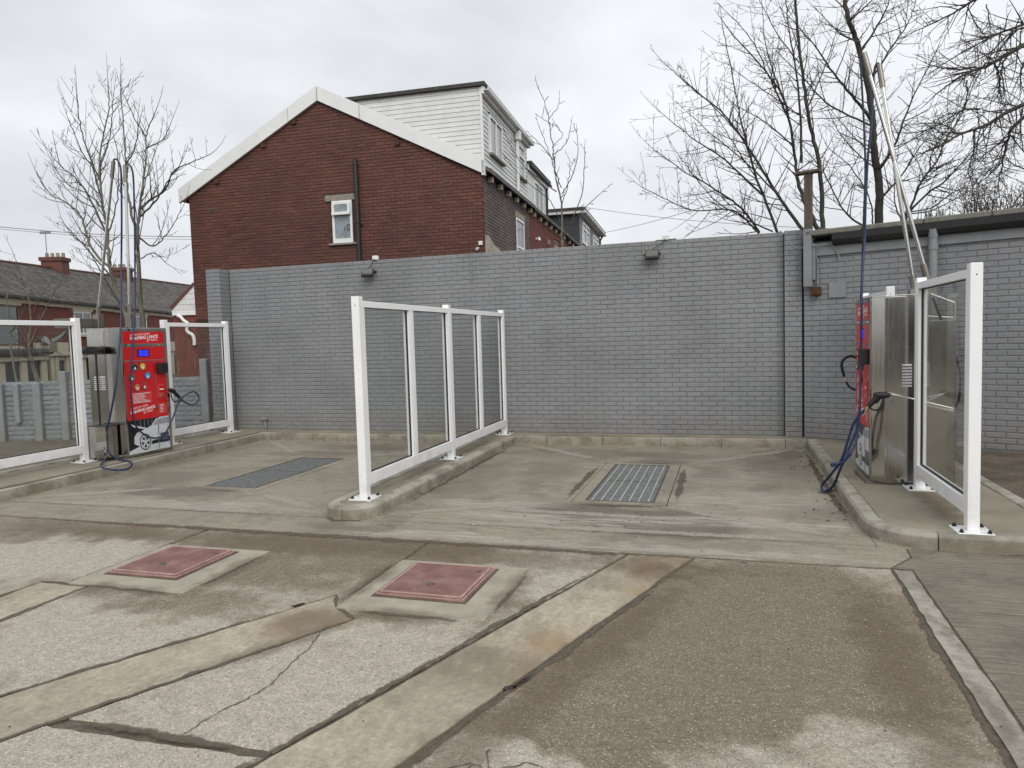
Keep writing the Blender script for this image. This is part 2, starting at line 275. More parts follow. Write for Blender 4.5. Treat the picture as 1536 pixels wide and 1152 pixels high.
BAY_LIGHT = [(-1.6, 6.5, 1.2, .25, .7), (.1, 6.65, 1.3, .22, .8), (.2, 7.6, .9, .5, .5), (-2.4, 6.95, .8, .2, .6), (-5.6, 6.35, 1.6, .2, .6), (.0, 5.7, 1.3, .12, .6), (-2.4, 5.72, 1.2, .1, .7), (-.1, 8.8, .8, .6, .3)]
MT['bay'] = brushed('brushed_bay_concrete', (.262, .234, .182), BAY_DARK, BAY_LIGHT)
MT['lane'] = brushed('tined_lane_concrete', (.185, .163, .124), None, None, (.7, 16, 1), 2.3)
MT['strip'] = brushed('grey_edging_strip', (.265, .245, .2), [(1.12, 4.5, .06, .5, .6), (1.1, 3.6, .06, .4, .6)], [(1.1, 4.9, .2, .4, .6), (1.12, 4.1, .2, .5, .6)], (3, 3, 1), .8)

# ------------------------------------------------------------------ mesh helpers
def props(o, label=None, cat=None, group=None, kind=None):
    for k, v in (('label', label), ('category', cat), ('group', group), ('kind', kind)):
        if v: o[k] = v
    return o
FR = {}
def thing(name, label, cat, loc=(0, 0, 0), rz=0, group=None, kind=None):
    o = bpy.data.objects.new(name, None); COL.objects.link(o); o.location = loc; o.rotation_euler = (0, 0, rz); o.empty_display_size = .1
    FR[o] = Matrix.Translation(loc) @ Matrix.Rotation(rz, 4, 'Z'); return props(o, label, cat, group, kind)
class MB:
    def __init__(s): s.v = []; s.f = []; s.sm = []; s.tint = []; s.cur = 0.0
    def add(s, vs, fs, smooth=False):
        b = len(s.v); s.v += [tuple(x) for x in vs]; s.f += [tuple(i+b for i in f) for f in fs]; s.sm += [smooth]*len(fs); s.tint += [s.cur]*len(vs); return s
    def box(s, x0, x1, y0, y1, z0, z1, bev=0):
        if bev <= 0 or min(x1-x0, y1-y0, z1-z0) < 2.2*bev:
            return s.add([(x, y, z) for z in (z0, z1) for y in (y0, y1) for x in (x0, x1)], [(0, 2, 3, 1), (4, 5, 7, 6), (0, 1, 5, 4), (2, 6, 7, 3), (0, 4, 6, 2), (1, 3, 7, 5)])
        V = []; F = []; I = {}
        X = (x0, x1); Y = (y0, y1); Z = (z0, z1); sg = (1, -1)
        for i in (0, 1):
            for j in (0, 1):
                for k in (0, 1):
                    c = (X[i], Y[j], Z[k]); d = (sg[i]*bev, sg[j]*bev, sg[k]*bev)
                    for ax in range(3):
                        q = [c[a] + (0 if a == ax else d[a]) for a in range(3)]; I[(i, j, k, ax)] = len(V); V.append(q)
        def face(ids, n):
            P = [Vector(V[i]) for i in ids]; nn = (P[1]-P[0]).cross(P[2]-P[0]); F.append(tuple(ids) if nn.dot(n) > 0 else tuple(ids[::-1]))
        for ax in range(3):
            for e in (0, 1):
                o2 = [a for a in range(3) if a != ax]; ids = []
                for (u, v) in ((0, 0), (1, 0), (1, 1), (0, 1)):
                    k = [0, 0, 0]; k[ax] = e; k[o2[0]] = u; k[o2[1]] = v; ids.append(I[(*k, ax)])
                n = Vector((0, 0, 0)); n[ax] = 1 if e else -1; face(ids, n)
        for ax in range(3):
            o2 = [a for a in range(3) if a != ax]
            for u in (0, 1):
                for v in (0, 1):
                    k0 = [0, 0, 0]; k0[o2[0]] = u; k0[o2[1]] = v; k1 = list(k0); k1[ax] = 1
                    n = Vector((0, 0, 0)); n[o2[0]] = 1 if u else -1; n[o2[1]] = 1 if v else -1
                    face([I[(*k0, o2[0])], I[(*k1, o2[0])], I[(*k1, o2[1])], I[(*k0, o2[1])]], n)
        for i in (0, 1):
            for j in (0, 1):
                for k in (0, 1):
                    face([I[(i, j, k, 0)], I[(i, j, k, 1)], I[(i, j, k, 2)]], Vector((1 if i else -1, 1 if j else -1, 1 if k else -1)))
        return s.add(V, F)
    def prism(s, poly, a0, a1, axis='z', smooth=False):
        """polygon swept along an axis: z -> (x,y), y -> (x,z), x -> (y,z)"""
        def P(u, v, a): return {'z': (u, v, a), 'y': (u, a, v), 'x': (a, u, v)}[axis]
        n = len(poly); ar = sum(poly[i][0]*poly[(i+1) % n][1]-poly[(i+1) % n][0]*poly[i][1] for i in range(n))
        if (ar < 0) != (axis == 'y'): poly = poly[::-1]
        V = [P(u, v, a0) for u, v in poly]+[P(u, v, a1) for u, v in poly]
        F = [tuple(range(n))[::-1], tuple(range(n, 2*n))]+[(i, (i+1) % n, n+(i+1) % n, n+i) for i in range(n)]
        return s.add(V, F, smooth)
    def tube(s, pts, r, k=8, cap=True):
        pts = [Vector(p) for p in pts]; n = len(pts); rs = r if isinstance(r, (list, tuple)) else [r]*n
        V = []; F = []; t0 = (pts[1]-pts[0]).normalized(); ref = Vector((0, 0, 1)) if abs(t0.z) < .9 else Vector((1, 0, 0)); a = t0.cross(ref).normalized()
        for i, p in enumerate(pts):
            t = (pts[min(i+1, n-1)]-pts[max(i-1, 0)])
            t = t.normalized() if t.length > 1e-9 else t0
            a = (a-t*a.dot(t)); a = a.normalized() if a.length > 1e-6 else t.orthogonal().normalized(); b = t.cross(a)
            for j in range(k):
                th = 2*math.pi*j/k; V.append(p+(a*math.cos(th)+b*math.sin(th))*rs[i])
        for i in range(n-1):
            for j in range(k): F.append((i*k+j, i*k+(j+1) % k, (i+1)*k+(j+1) % k, (i+1)*k+j))
        s.add(V, F, True)
        if cap: s.add(V[:k], [tuple(range(k))[::-1]]); s.add(V[-k:], [tuple(range(k))])
        return s
    def cyl(s, c, r, h, axis='z', k=16, r2=None):
        c = Vector(c); d = Vector({'x': (1, 0, 0), 'y': (0, 1, 0), 'z': (0, 0, 1)}[axis])*h; return s.tube([c, c+d], [r, r if r2 is None else r2], k)
    def build(s, name, mat, parent=None, world=False, kind=None, label=None, bevel=0, cat=None, group=None):
        me = bpy.data.meshes.new(name); vs = s.v
        if world and parent is not None:
            top = parent
            while top.parent is not None: top = top.parent
            if top in FR: inv = FR[top].inverted(); vs = [tuple(inv @ Vector(p)) for p in vs]
        me.from_pydata([tuple(p) for p in vs], [], s.f); me.polygons.foreach_set('use_smooth', s.sm)
        if any(s.tint):
            a = me.attributes.new('tint', 'FLOAT', 'POINT'); a.data.foreach_set('value', s.tint)
        me.materials.append(MT[mat]); me.update()
        o = bpy.data.objects.new(name, me); COL.objects.link(o)
        if parent is not None: o.parent = parent
        if bevel:
            bm = o.modifiers.new('edge', 'BEVEL'); bm.width = bevel; bm.segments = 2; bm.limit_method = 'ANGLE'; bm.angle_limit = rad(40)
        return props(o, label, cat, group, kind)
def part(name, mat, parent, *boxes, bev=0, **k):
    m = MB()
    for b in boxes: m.box(*b, bev=bev)
    return m.build(name, mat, parent, **k)
def children(o): return [c for c in bpy.data.objects if c.parent is o]
def copy_tree(o, parent=None):
    c = o.copy(); COL.objects.link(c); c.parent = parent
    if o in FR: FR[c] = FR[o]
    for ch in list(o.children): copy_tree(ch, c)
    return c
def spline(pts, n=6):
    P = [Vector(p) for p in pts]; out_ = []
    for i in range(len(P)-1):
        p0 = P[max(i-1, 0)]; p1 = P[i]; p2 = P[i+1]; p3 = P[min(i+2, len(P)-1)]
        for k in range(n):
            t = k/n; out_.append(.5*((2*p1)+(p2-p0)*t+(2*p0-5*p1+4*p2-p3)*t*t+(3*p1-p0-3*p2+p3)*t**3))
    return out_+[P[-1]]
def text(body, size, loc, parent, mat, rot=0, bold=0.0, align='LEFT', name='lettering', shear=0, ext=.0008, spacing=1.0):
    """flat lettering on a face that looks along -Y of its thing"""
    cu = bpy.data.curves.new(name, 'FONT'); cu.body = body; cu.size = size; cu.extrude = ext; cu.offset = bold*size; cu.align_x = align; cu.shear = shear; cu.space_character = spacing; cu.resolution_u = 3
    tmp = bpy.data.objects.new('t', cu); COL.objects.link(tmp); dg = bpy.context.evaluated_depsgraph_get(); me = bpy.data.meshes.new_from_object(tmp.evaluated_get(dg))
    bpy.data.objects.remove(tmp); me.materials.clear(); me.materials.append(MT[mat])
    me.transform(Matrix.Translation(loc) @ Matrix.Rotation(rad(90), 4, 'X') @ Matrix.Rotation(rot, 4, 'Z'))
    o = bpy.data.objects.new(name, me); COL.objects.link(o); o.parent = parent; return o

# brick laying: local x along the wall, -y towards the yard, z up
def brick_mesh(L, h=.065, d=.035, bev=.006):
    hx, hz = L/2, h/2
    V = [(-hx+bev, 0, -hz+bev), (hx-bev, 0, -hz+bev), (hx-bev, 0, hz-bev), (-hx+bev, 0, hz-bev), (-hx, bev, -hz), (hx, bev, -hz), (hx, bev, hz), (-hx, bev, hz), (-hx, d, -hz), (hx, d, -hz), (hx, d, hz), (-hx, d, hz)]
    F = [(0, 1, 2, 3)]
    for a in (0, 4):
        for i in range(4): F.append((a+i, a+4+i, a+4+(i+1) % 4, a+(i+1) % 4))
    return V, F
BRICKS = {}
def lay(parent, mat, s0, s1, z0, n, keep, eye, limit=300, seed=1, y0=0.0, jit=.0015, rows_part=True, axis=None, dy=None, course=.075, blen=.215):
    """courses of bricks between s0 and s1; the pieces nearest the eye are parts, the rest one part of kind stuff"""
    rng = random.Random(seed); lst = []
    step = blen+.01
    for r in range(n):
        z = z0+course*r+course/2; x = s0+(0 if r % 2 == 0 else -step/2)
        while x < s1-.02:
            a = max(x, s0); b = min(x+blen, s1)
            if b-a > .04:
                c = (a+b)/2
                if keep(c, z): lst.append((c, z, round(b-a, 3), (Vector((c, 0, z))-eye).length))
            x += step
    order = sorted(range(len(lst)), key=lambda i: lst[i][3]); near = set(order[:limit]); mb = MB()
    for i, (c, z, L, dd) in enumerate(lst):
        y = y0+rng.uniform(-jit, jit) + (dy(c, z) if dy else 0)
        if i in near:
            key = (mat, L, course)
            if key not in BRICKS:
                V, F = brick_mesh(L, course-.010); me = bpy.data.meshes.new('brick'); me.from_pydata(V, [], F); me.materials.append(MT[mat]); BRICKS[key] = me
            o = bpy.data.objects.new('brick', BRICKS[key]); COL.objects.link(o); o.parent = parent; o.location = (c, y, z); o.rotation_euler = (rng.uniform(-.012, .012), 0, rng.uniform(-.006, .006))
        else:
            V, F = brick_mesh(L, course-.010); mb.cur = rng.random(); mb.add([(c+p[0], y+p[1], z+p[2]) for p in V], F)
    if mb.v: mb.build('brickwork', mat, parent, kind='stuff')

# ================================================================== GROUND
gnd = thing('ground', None, None, kind='structure')
MB().add([(-900, -900, -.008), (900, -900, -.008), (900, 900, -.008), (-900, 900, -.008)], [(0, 1, 2, 3)]).build('ground_base', 'mud', gnd)
rg = random.Random(5)
def slab(poly, mat, top=0.0, th=.05, gap=.012, jag=.012, step=.05, name='slab', parent=gnd):
    """one cast slab: outline pulled in from its neighbours, edge worn uneven, small arris"""
    n = len(poly); P = [Vector((*p, 0)) for p in poly]
    if sum(P[i].x*P[(i+1) % n].y-P[(i+1) % n].x*P[i].y for i in range(n)) < 0: P = P[::-1]
    Q = []
    for i in range(n):
        a = (P[i]-P[i-1]).normalized(); b = (P[(i+1) % n]-P[i]).normalized(); na = Vector((-a.y, a.x, 0)); nb = Vector((-b.y, b.x, 0)); mm = na+nb; Q.append(P[i]+mm/max(.25, mm.dot(na))*gap)
    R = []
    for i in range(n):
        A, B = Q[i], Q[(i+1) % n]; d = (B-A); L = d.length; k = max(1, min(130, int(L/step))) if jag else 1; nn = Vector((-d.y, d.x, 0)).normalized()
        for j in range(k): R.append(A+d*(j/k)+(nn*rg.uniform(0, jag) if j else Vector()))
    m = len(R); c = sum(R, Vector())/m
    inn = [p+(c-p).normalized()*.006 for p in R]
    V = [(p.x, p.y, top-th) for p in R]+[(p.x, p.y, top-.006) for p in R]+[(p.x, p.y, top) for p in inn]
    F = [(i, (i+1) % m, m+(i+1) % m, m+i) for i in range(m)]+[(m+i, m+(i+1) % m, 2*m+(i+1) % m, 2*m+i) for i in range(m)]+[tuple(range(2*m, 3*m))]
    return MB().add(V, F).build(name, mat, parent)
L1 = lambda y: -1.87+.36*(y-2.44)
R1 = lambda y: -1.30+.345*(y-2.51)
T2 = lambda y: -3.53+.565*(y-2.56)
B2 = lambda y: -3.13+.545*(y-2.25)
YT, YB = 5.54, -7.0
XS = lambda y: 1.06+.022*(y-3.1)
slab([(L1(YB), YB), (R1(YB), YB), (R1(YT), YT), (L1(YT), YT)], 'band', gap=.012, jag=.012)
slab([(R1(YB), YB), (XS(YB), YB), (XS(YT), YT), (R1(YT), YT)], 'agg', gap=.012, jag=.016)
slab([(T2(YB), YB), (B2(YB), YB), (B2(3.86), 3.86), (-2.47, 4.02), (T2(4.22), 4.22)], 'band', gap=.011, jag=.012)
slab([(B2(2.47), 2.47), (L1(2.47), 2.47), (L1(YT), YT), (-2.47, YT), (-2.47, 4.02), (B2(3.86), 3.86)], 'agg', gap=.011, jag=.012)
slab([(B2(YB), YB), (L1(YB), YB), (L1(2.45), 2.45), (B2(2.42), 2.42)], 'agg', gap=.012, jag=.014)
slab([(-4.52, YB), (T2(YB), YB), (T2(4.22), 4.22), (-2.47, 4.02), (-2.47, YT), (-4.72, YT), (-4.72, 4.0), (-4.52, 4.0)] if T2(YB) > -4.52 else [(-4.52, T2(YB) and (-4.52+3.53)/.565+2.56), (T2(4.22), 4.22), (-2.47, 4.02), (-2.47, YT), (-4.72, YT), (-4.72, 4.0), (-4.52, 4.0)], 'agg', gap=.009, jag=.012)
ymeet = (-4.52+3.53)/.565+2.56
slab([(-4.97, YB), (-4.52, YB), (-4.52, 3.98), (-4.97, 3.98)] if False else [(-4.97, ymeet-.95), (-4.52, ymeet-.1), (-4.52, 3.98), (-4.97, 3.98)], 'band', gap=.011, jag=.012)
slab([(-14, YB), (T2(YB), YB), (-4.97, ymeet-.95), (-4.97, 3.98), (-4.74, 4.0), (-4.74, YT), (-14, YT)], 'agg', gap=.009, jag=.012)
# apron in front of the bays, bays falling to the gullies
def bay(x0, x1, g0, g1):
    gx0, gx1 = g0; gy0, gy1 = g1; y0, y1 = 6.12, 11.15
    slab([(x0, y0), (x1, y0), (gx1, gy0), (gx0, gy0)], 'bay', gap=.004, jag=0)
    slab([(x1, y0), (x1, y1), (gx1, gy1), (gx1, gy0)], 'bay', gap=.004, jag=0)
    slab([(x1, y1), (x0, y1), (gx0, gy1), (gx1, gy1)], 'bay', gap=.004, jag=0)
    slab([(x0, y1), (x0, y0), (gx0, gy0), (gx0, gy1)], 'bay', gap=.004, jag=0)
GL = ((-6.37, -5.37), (7.12, 9.42)); GR = ((-1.58, -.60), (7.16, 9.48))
bay(-8.25, -3.62, *GL); bay(-3.62, 1.12, *GR)
slab([(-8.25, 5.56), (-3.25, 5.56), (-2.98, 5.9), (-3.62, 6.10), (-8.25, 6.10)], 'bay', gap=.004, jag=.004)
slab([(-3.23, 5.56), (1.10, 5.56), (1.3, 5.86), (1.12, 6.10), (-3.6, 6.10), (-2.96, 5.9)], 'bay', gap=.003, jag=.004)
slab([(1.12, 6.085), (1.295, 5.85), (1.315, 6.105), (1.7, 6.105), (1.7, 6.3), (1.12, 6.6)], 'bay', gap=0, jag=0)
slab([(-14, 5.56), (-8.26, 5.56), (-8.26, 6.12), (-14, 6.12)], 'bay', gap=.004, jag=.004)
slab([(XS(YB), YB), (XS(YB)+.15, YB), (XS(YT)+.13, YT), (XS(YT), YT)], 'strip', gap=.006, jag=.012)
slab([(XS(YB)+.15, YB), (9, YB), (9, 6.1), (1.32, 6.1), (1.305, 5.84), (1.11, 5.56), (XS(YT)+.13, YT)], 'lane', gap=.003, jag=.0)
slab([(-60, YT+.6), (-9.7, YT+.6), (-9.7, 13), (-60, 24)], 'tarmac', gap=0, jag=0, top=-.002)
# hairline crack in the slab, as a groove filled with dirt
cr_ = [(-2.34, 2.5), (-2.335, 2.6), (-2.315, 2.72), (-2.27, 2.83), (-2.245, 2.96), (-2.262, 3.1), (-2.285, 3.28), (-2.29, 3.42), (-2.335, 3.56), (-2.36, 3.72)]
mb = MB()
pp = [v+Vector((rg.uniform(-.007, .007), rg.uniform(-.006, .006), 0)) for v in spline([(x, y, 0) for x, y in cr_], 6)]
for a, b_ in zip(pp, pp[1:]):
    wd = rg.uniform(.0018, .0048); mb.add([(a.x-wd, a.y, .004), (a.x+wd, a.y, .004), (b_.x+wd, b_.y, .004), (b_.x-wd, b_.y, .004)], [(0, 1, 2, 3)])
mb.build('crack', 'mud', gnd)
for q in ([(-1.15, 2.52), (-1.02, 2.60), (-.93, 2.58), (-.80, 2.66), (-.72, 2.64)], [(-1.02, 2.60), (-1.0, 2.48), (-.93, 2.35)], [(-.93, 2.58), (-.86, 2.46), (-.85, 2.3)], [(-.93, 2.58), (-.98, 2.72)]):
    mb = MB(); pp = [v+Vector((rg.uniform(-.008, .008), rg.uniform(-.008, .008), 0)) for v in spline([(x, y, 0) for x, y in q], 5)]
    for a, b_ in zip(pp, pp[1:]):
        d_ = (b_-a).normalized(); n_ = Vector((-d_.y, d_.x, 0))*rg.uniform(.0015, .004); z_ = Vector((0, 0, .0042)); mb.add([a+n_+z_, a-n_+z_, b_-n_+z_, b_+n_+z_], [(0, 1, 2, 3)])
    mb.build('crack', 'mud', gnd)

# films of silt and cement lying along joints and kerbs
def film_mat(name, col, lo, hi, rough=.8, scale=9, amax=.92):
    m, t, b = nodes(name); g = G(t); p = g.pos(); a = g.N('ShaderNodeAttribute'); a.attribute_name = 'fade'
    n = g.math('ADD', g.math('MULTIPLY', g.noise(p, scale, 7, .68), 1.3), g.math('MULTIPLY', g.noise(p, scale*.22, 3), .7))
    al = g.mr(g.math('ADD', a.outputs['Fac'], g.math('SUBTRACT', n, 1.0)), lo, hi, 0, amax)
    g.L(g.mix(1.0, col, g.grey(g.mr(g.noise(p, 40, 4), .3, .7, .75, 1.25, False)), 'MULTIPLY'), b.inputs['Base Color']); b.inputs['Roughness'].default_value = rough
    g.L(al, b.inputs['Alpha']); g.L(g.bump(g.noise(p, 90, 4), .4, .004), b.inputs['Normal']); MT[name] = m
film_mat('silt_film', (.10, .081, .057), .45, .95, scale=14)
film_mat('brown_film', (.17, .125, .08), .25, 1.0, scale=6, amax=.38)
film_mat('cement_film', (.42, .39, .325), .12, .8, scale=6, amax=.6)
def film(pts, wid, mat, z=.003, amp=.012, name='silt', parent=gnd, off=0.0):
    P = [Vector((*p, 0)) for p in pts]; S = []
    for a, b in zip(P, P[1:]):
        k = max(1, int((b-a).length/.1)); S += [a.lerp(b, i/k) for i in range(k)]
    S.append(P[-1]); V = []; F = []; fd = []
    for i, c in enumerate(S):
        t = (S[min(i+1, len(S)-1)]-S[max(i-1, 0)]).normalized(); n = Vector((-t.y, t.x, 0)); w_ = wid*rg.uniform(.7, 1.3); o_ = rg.uniform(-amp, amp)+off
        e = min(1, 3*i/len(S)+.2, 3*(len(S)-1-i)/len(S)+.2)
        for u, f in ((-1, 0), (-.4, .7), (0, 1), (.4, .7), (1, 0)): V.append(c+n*(o_+u*w_)+Vector((0, 0, z))); fd.append(f*e)
    for i in range(len(S)-1):
        for j in range(4): F.append((i*5+j, i*5+j+1, (i+1)*5+j+1, (i+1)*5+j))
    o = MB().add(V, F).build(name, mat, parent, kind='stuff'); a = o.data.attributes.new('fade', 'FLOAT', 'POINT'); a.data.foreach_set('value', fd); return o
ln = lambda f, y0, y1: [(f(y0), y0), (f(y1), y1)]
film(ln(L1, 1.5, 5.5), .04, 'silt_film', .0030, off=.02)
film(ln(R1, 1.5, 5.5), .05, 'silt_film', .0030, off=-.025); film(ln(R1, 1.5, 5.5), .25, 'brown_film', .0022, off=-.16)
film(ln(T2, 1.2, 4.25), .038, 'silt_film', .0030); pass
film(ln(B2, 1.2, 3.9), .036, 'silt_film', .0034); film(ln(B2, 2.9, 3.9), .16, 'brown_film', .0026)
film([(B2(2.44), 2.44), (-2.4, 2.47), (-1.86, 2.46)], .06, 'silt_film', .0038)
film([(-8, YT), (-4.5, YT), (-2.5, YT-.01), (.0, YT-.02), (1.05, YT)], .10, 'silt_film', .0042, off=-.03); film([(-8, YT), (-4.5, YT), (-2.5, YT), (1.05, YT)], .45, 'brown_film', .0046, off=-.28)
film(ln(XS, 1.8, 5.5), .035, 'silt_film', .0030, off=.02); film(ln(XS, 1.8, 5.5), .3, 'brown_film', .0022, off=.25)
film([(-4.97, 2.9), (-4.97, 3.98)], .05, 'silt_film'); film([(-4.52, 2.6), (-4.52, 3.98)], .06, 'silt_film')
for q in ([(-2.5, 3.96), (-1.42, 3.97)], [(-2.49, 3.98), (-2.49, 5.03)], [(-1.42, 3.97), (-1.42, 5.02)], [(-4.74, 3.97), (-3.66, 3.97)], [(-3.66, 3.97), (-3.66, 5.0)]): film(q, .03, 'silt_film', .0078); film(q, .16, 'brown_film', .0074)
film([(cx, y) for cx, y in ((-3.28, 6.3), (-3.30, 8.5), (-3.31, 11.1))], .07, 'silt_film', .003); film([(-3.95, 6.4), (-3.97, 11.1)], .06, 'silt_film', .003)
film([(-3.2, 11.11), (1.05, 11.11)], .06, 'silt_film', .003); film([(-8.2, 11.1), (-4.0, 11.11)], .05, 'silt_film', .003); film([(-8.19, 5), (-8.2, 11.1)], .06, 'silt_film', .003)
film([(1.04, 11.1), (1.02, 8.5), (1.03, 6.6), (1.12, 6.2)], .07, 'silt_film', .003); film([(1.5, 6.03), (5, 6.06)], .05, 'silt_film', .003); film([(-3.95, 6.2), (-3.7, 6.02), (-3.45, 6.05), (-3.3, 6.3)], .05, 'silt_film', .003)
film([(-1.6, 7.08), (-.55, 7.08)], .09, 'silt_film', .0032); film([(-1.55, 9.55), (-.5, 9.5)], .05, 'silt_film', .0032); film([(-6.3, 7.04), (-5.4, 7.04)], .05, 'silt_film', .0032)
for q in ([(-.52, 7.1), (-.54, 9.5)], [(-1.66, 7.1), (-1.64, 9.5)]): film(q, .08, 'silt_film', .0036)
film([(-8.46, 8.2), (-8.42, 9.15)], .05, 'silt_film', .1205); film([(1.36, 8.95), (1.37, 8.0), (2.0, 7.95)], .05, 'silt_film', .1205); film([(-3.6, 6.5), (-3.6, 11.3)], .13, 'brown_film', .1205); film([(1.8, 6.2), (1.8, 8.0)], .2, 'brown_film', .1205)
for a, b in (((-8.2, 11.1), (-6.37, 9.42)), ((-3.95, 11.1), (-5.37, 9.42)), ((-3.92, 6.35), (-5.37, 7.12)), ((-8.2, 6.15), (-6.37, 7.12)), ((-3.3, 11.1), (-1.58, 9.48)), ((1.05, 11.1), (-.6, 9.48)), ((1.05, 6.3), (-.6, 7.16)), ((-3.3, 6.3), (-1.58, 7.16))): film([a, b], .13, 'cement_film', .0026, name='cement_smear', off=.05)
film([(-8.2, 6.14), (-3.95, 6.14)], .09, 'cement_film', .0034, name='cement_smear', off=.04); film([(-3.2, 6.14), (1.1, 6.14)], .10, 'cement_film', .0034, name='cement_smear', off=.04)
film([(-3.0, 5.62), (.9, 5.64)], .08, 'cement_film', .0036, name='cement_smear'); film([(-2.6, 6.75), (.2, 6.62)], .10, 'cement_film', .004, name='cement_smear')
# standing water in the worn joint
MT['water'] = pm('muddy_water', (.035, .027, .018), .04, var=.2, bump=0, spec=.6)
for (x, y, rx, ry, a) in ((-2.735, 3.98, .045, .02, .9), (-1.045, 3.24, .035, .022, .6), (-1.0, 3.32, .09, .014, 1.2)):
    V = []
    for i in range(14):
        th = i*6.283/14; k = rg.uniform(.75, 1.2); u, v = rx*k*math.cos(th), ry*k*math.sin(th); V.append((x+u*math.cos(a)-v*math.sin(a), y+u*math.sin(a)+v*math.cos(a), .0048))
    MB().add(V, [tuple(range(14))]).build('puddle', 'water', gnd)

# gully gratings
def grate(label, gx, gy, bars, mat, bright):
    (ox0, ox1), (oy0, oy1) = gx, gy; x0, x1, y0, y1 = ox0+.13, ox1-.13, oy0+.11, oy1-.09
    t = thing('drain_grate', label, 'drain grate', ((x0+x1)/2, (y0+y1)/2, 0), 0, 'drain grates set in the wash bays')
    w2, l2 = (x1-x0)/2, (y1-y0)/2; W2, L2 = (ox1-ox0)/2-.006, (oy1-oy0)/2-.006
    part('surround', 'bay', t, (-W2, -w2, -L2, L2, -.04, 0), (w2, W2, -L2, L2, -.04, 0), (-w2, w2, -L2, -l2, -.04, 0), (-w2, w2, l2, L2, -.04, 0))
    part('pit', 'pit', t, (-w2, w2, -l2, l2, -.029, -.024))
    part('frame', 'steeldull', t, (-w2, -w2+.02, -l2, l2, -.024, .003), (w2-.02, w2, -l2, l2, -.024, .003), (-w2+.02, w2-.02, -l2, -l2+.02, -.024, .003), (-w2+.02, w2-.02, l2-.02, l2, -.024, .003))
    for i in range(bars):
        x = -w2+.02+(i+.5)*(2*w2-.04)/bars; part('bar', bright, t, (x-.0045, x+.0045, -l2+.022, l2-.022, -.018, .004))
    mm = MB(); k = 44
    for i in range(k):
        y = -l2+.03+(i+.5)*(2*l2-.06)/k; mm.box(-w2+.022, w2-.022, y-.009, y+.009, -.016, .0005)
    n_ = 0
    mm.build('cross_rods', mat, t, kind='stuff')
    part('middle_bearer', 'steeldull', t, (-w2+.02, w2-.02, -.012, .012, -.02, .003))
    return t
grate('long grey steel drain grating in the bay with the red panel machine facing it', *GL, 11, 'zinc', 'zinc')
grate('drain grating with bright lengthwise bars in the middle of the empty bay', *GR, 7, 'zinc', 'zincbright')

# tank covers
def cover(label, cx, cy, sx0, sx1, sy0, sy1):
    t = thing('manhole_cover', label, 'manhole cover', (cx, cy, 0), 0, 'red tank covers in the yard')
    mm = MB(); mm.prism([(sx0-cx, sy0-cy), (sx1-cx, sy0-cy), (sx1-cx, sy1-cy), (sx0-cx, sy1-cy)], -.03, .006); mm.build('surround', 'surround', t, bevel=.004)
    a, b = .33, .345
    part('frame', 'mud', t, (-a-.012, a+.012, -b-.012, b+.012, .005, .010))
    for k in range(3): part('rim', 'grp' if k != 1 else 'grpedge', t, (-a+.002+k*.012, a-.002-k*.012, -b+.002+k*.012, b-.002-k*.012, .010+k*.006, .016+k*.006))
    part('lid', 'grp', t, (-a+.045, a-.045, -b+.045, b-.045, .028, .034))
    for s in (-1, 1):
        part('edge', 'grpedge', t, (s*(a-.036)-.008, s*(a-.036)+.008, -b+.03, b-.03, .028, .0345)); part('edge', 'grpedge', t, (-a+.044, a-.044, s*(b-.036)-.008, s*(b-.036)+.008, .028, .0345))
    mm = MB()
    for i in range(22):
        for j in range(22):
            x, y = -a+.065+i*(2*a-.13)/21, -b+.065+j*(2*b-.13)/21; r_ = .0095; q_ = .35 if (i+j) % 2 else 1.0
            mm.add([(x-r_*q_, y-r_*(1.35-q_), .0338), (x+r_*q_, y-r_*(1.35-q_), .0338), (x+r_*q_, y+r_*(1.35-q_), .0338), (x-r_*q_, y+r_*(1.35-q_), .0338), (x, y, .0368)], [(0, 1, 4), (1, 2, 4), (2, 3, 4), (3, 0, 4)])
    mm.build('tread', 'grp', t, kind='stuff')
    mm = MB(); mm.cyl((0, -.12, .034), .028, .0045, k=12); mm.build('lifting_hole', 'pit', t)
    mm = MB(); mm.cyl((.24, .2, .034), .02, .0045, k=12); mm.build('lifting_hole', 'mud', t)
    return t
cover('faded red tank cover nearer the centre kerb nose, touching the pale trench strip', -1.99, 4.58, -2.47, -1.44, 4.0, 5.01)
cover('faded red tank cover further from the trench strip, nearer the left washing bay', -4.27, 4.56, -4.72, -3.68, 3.99, 4.99)

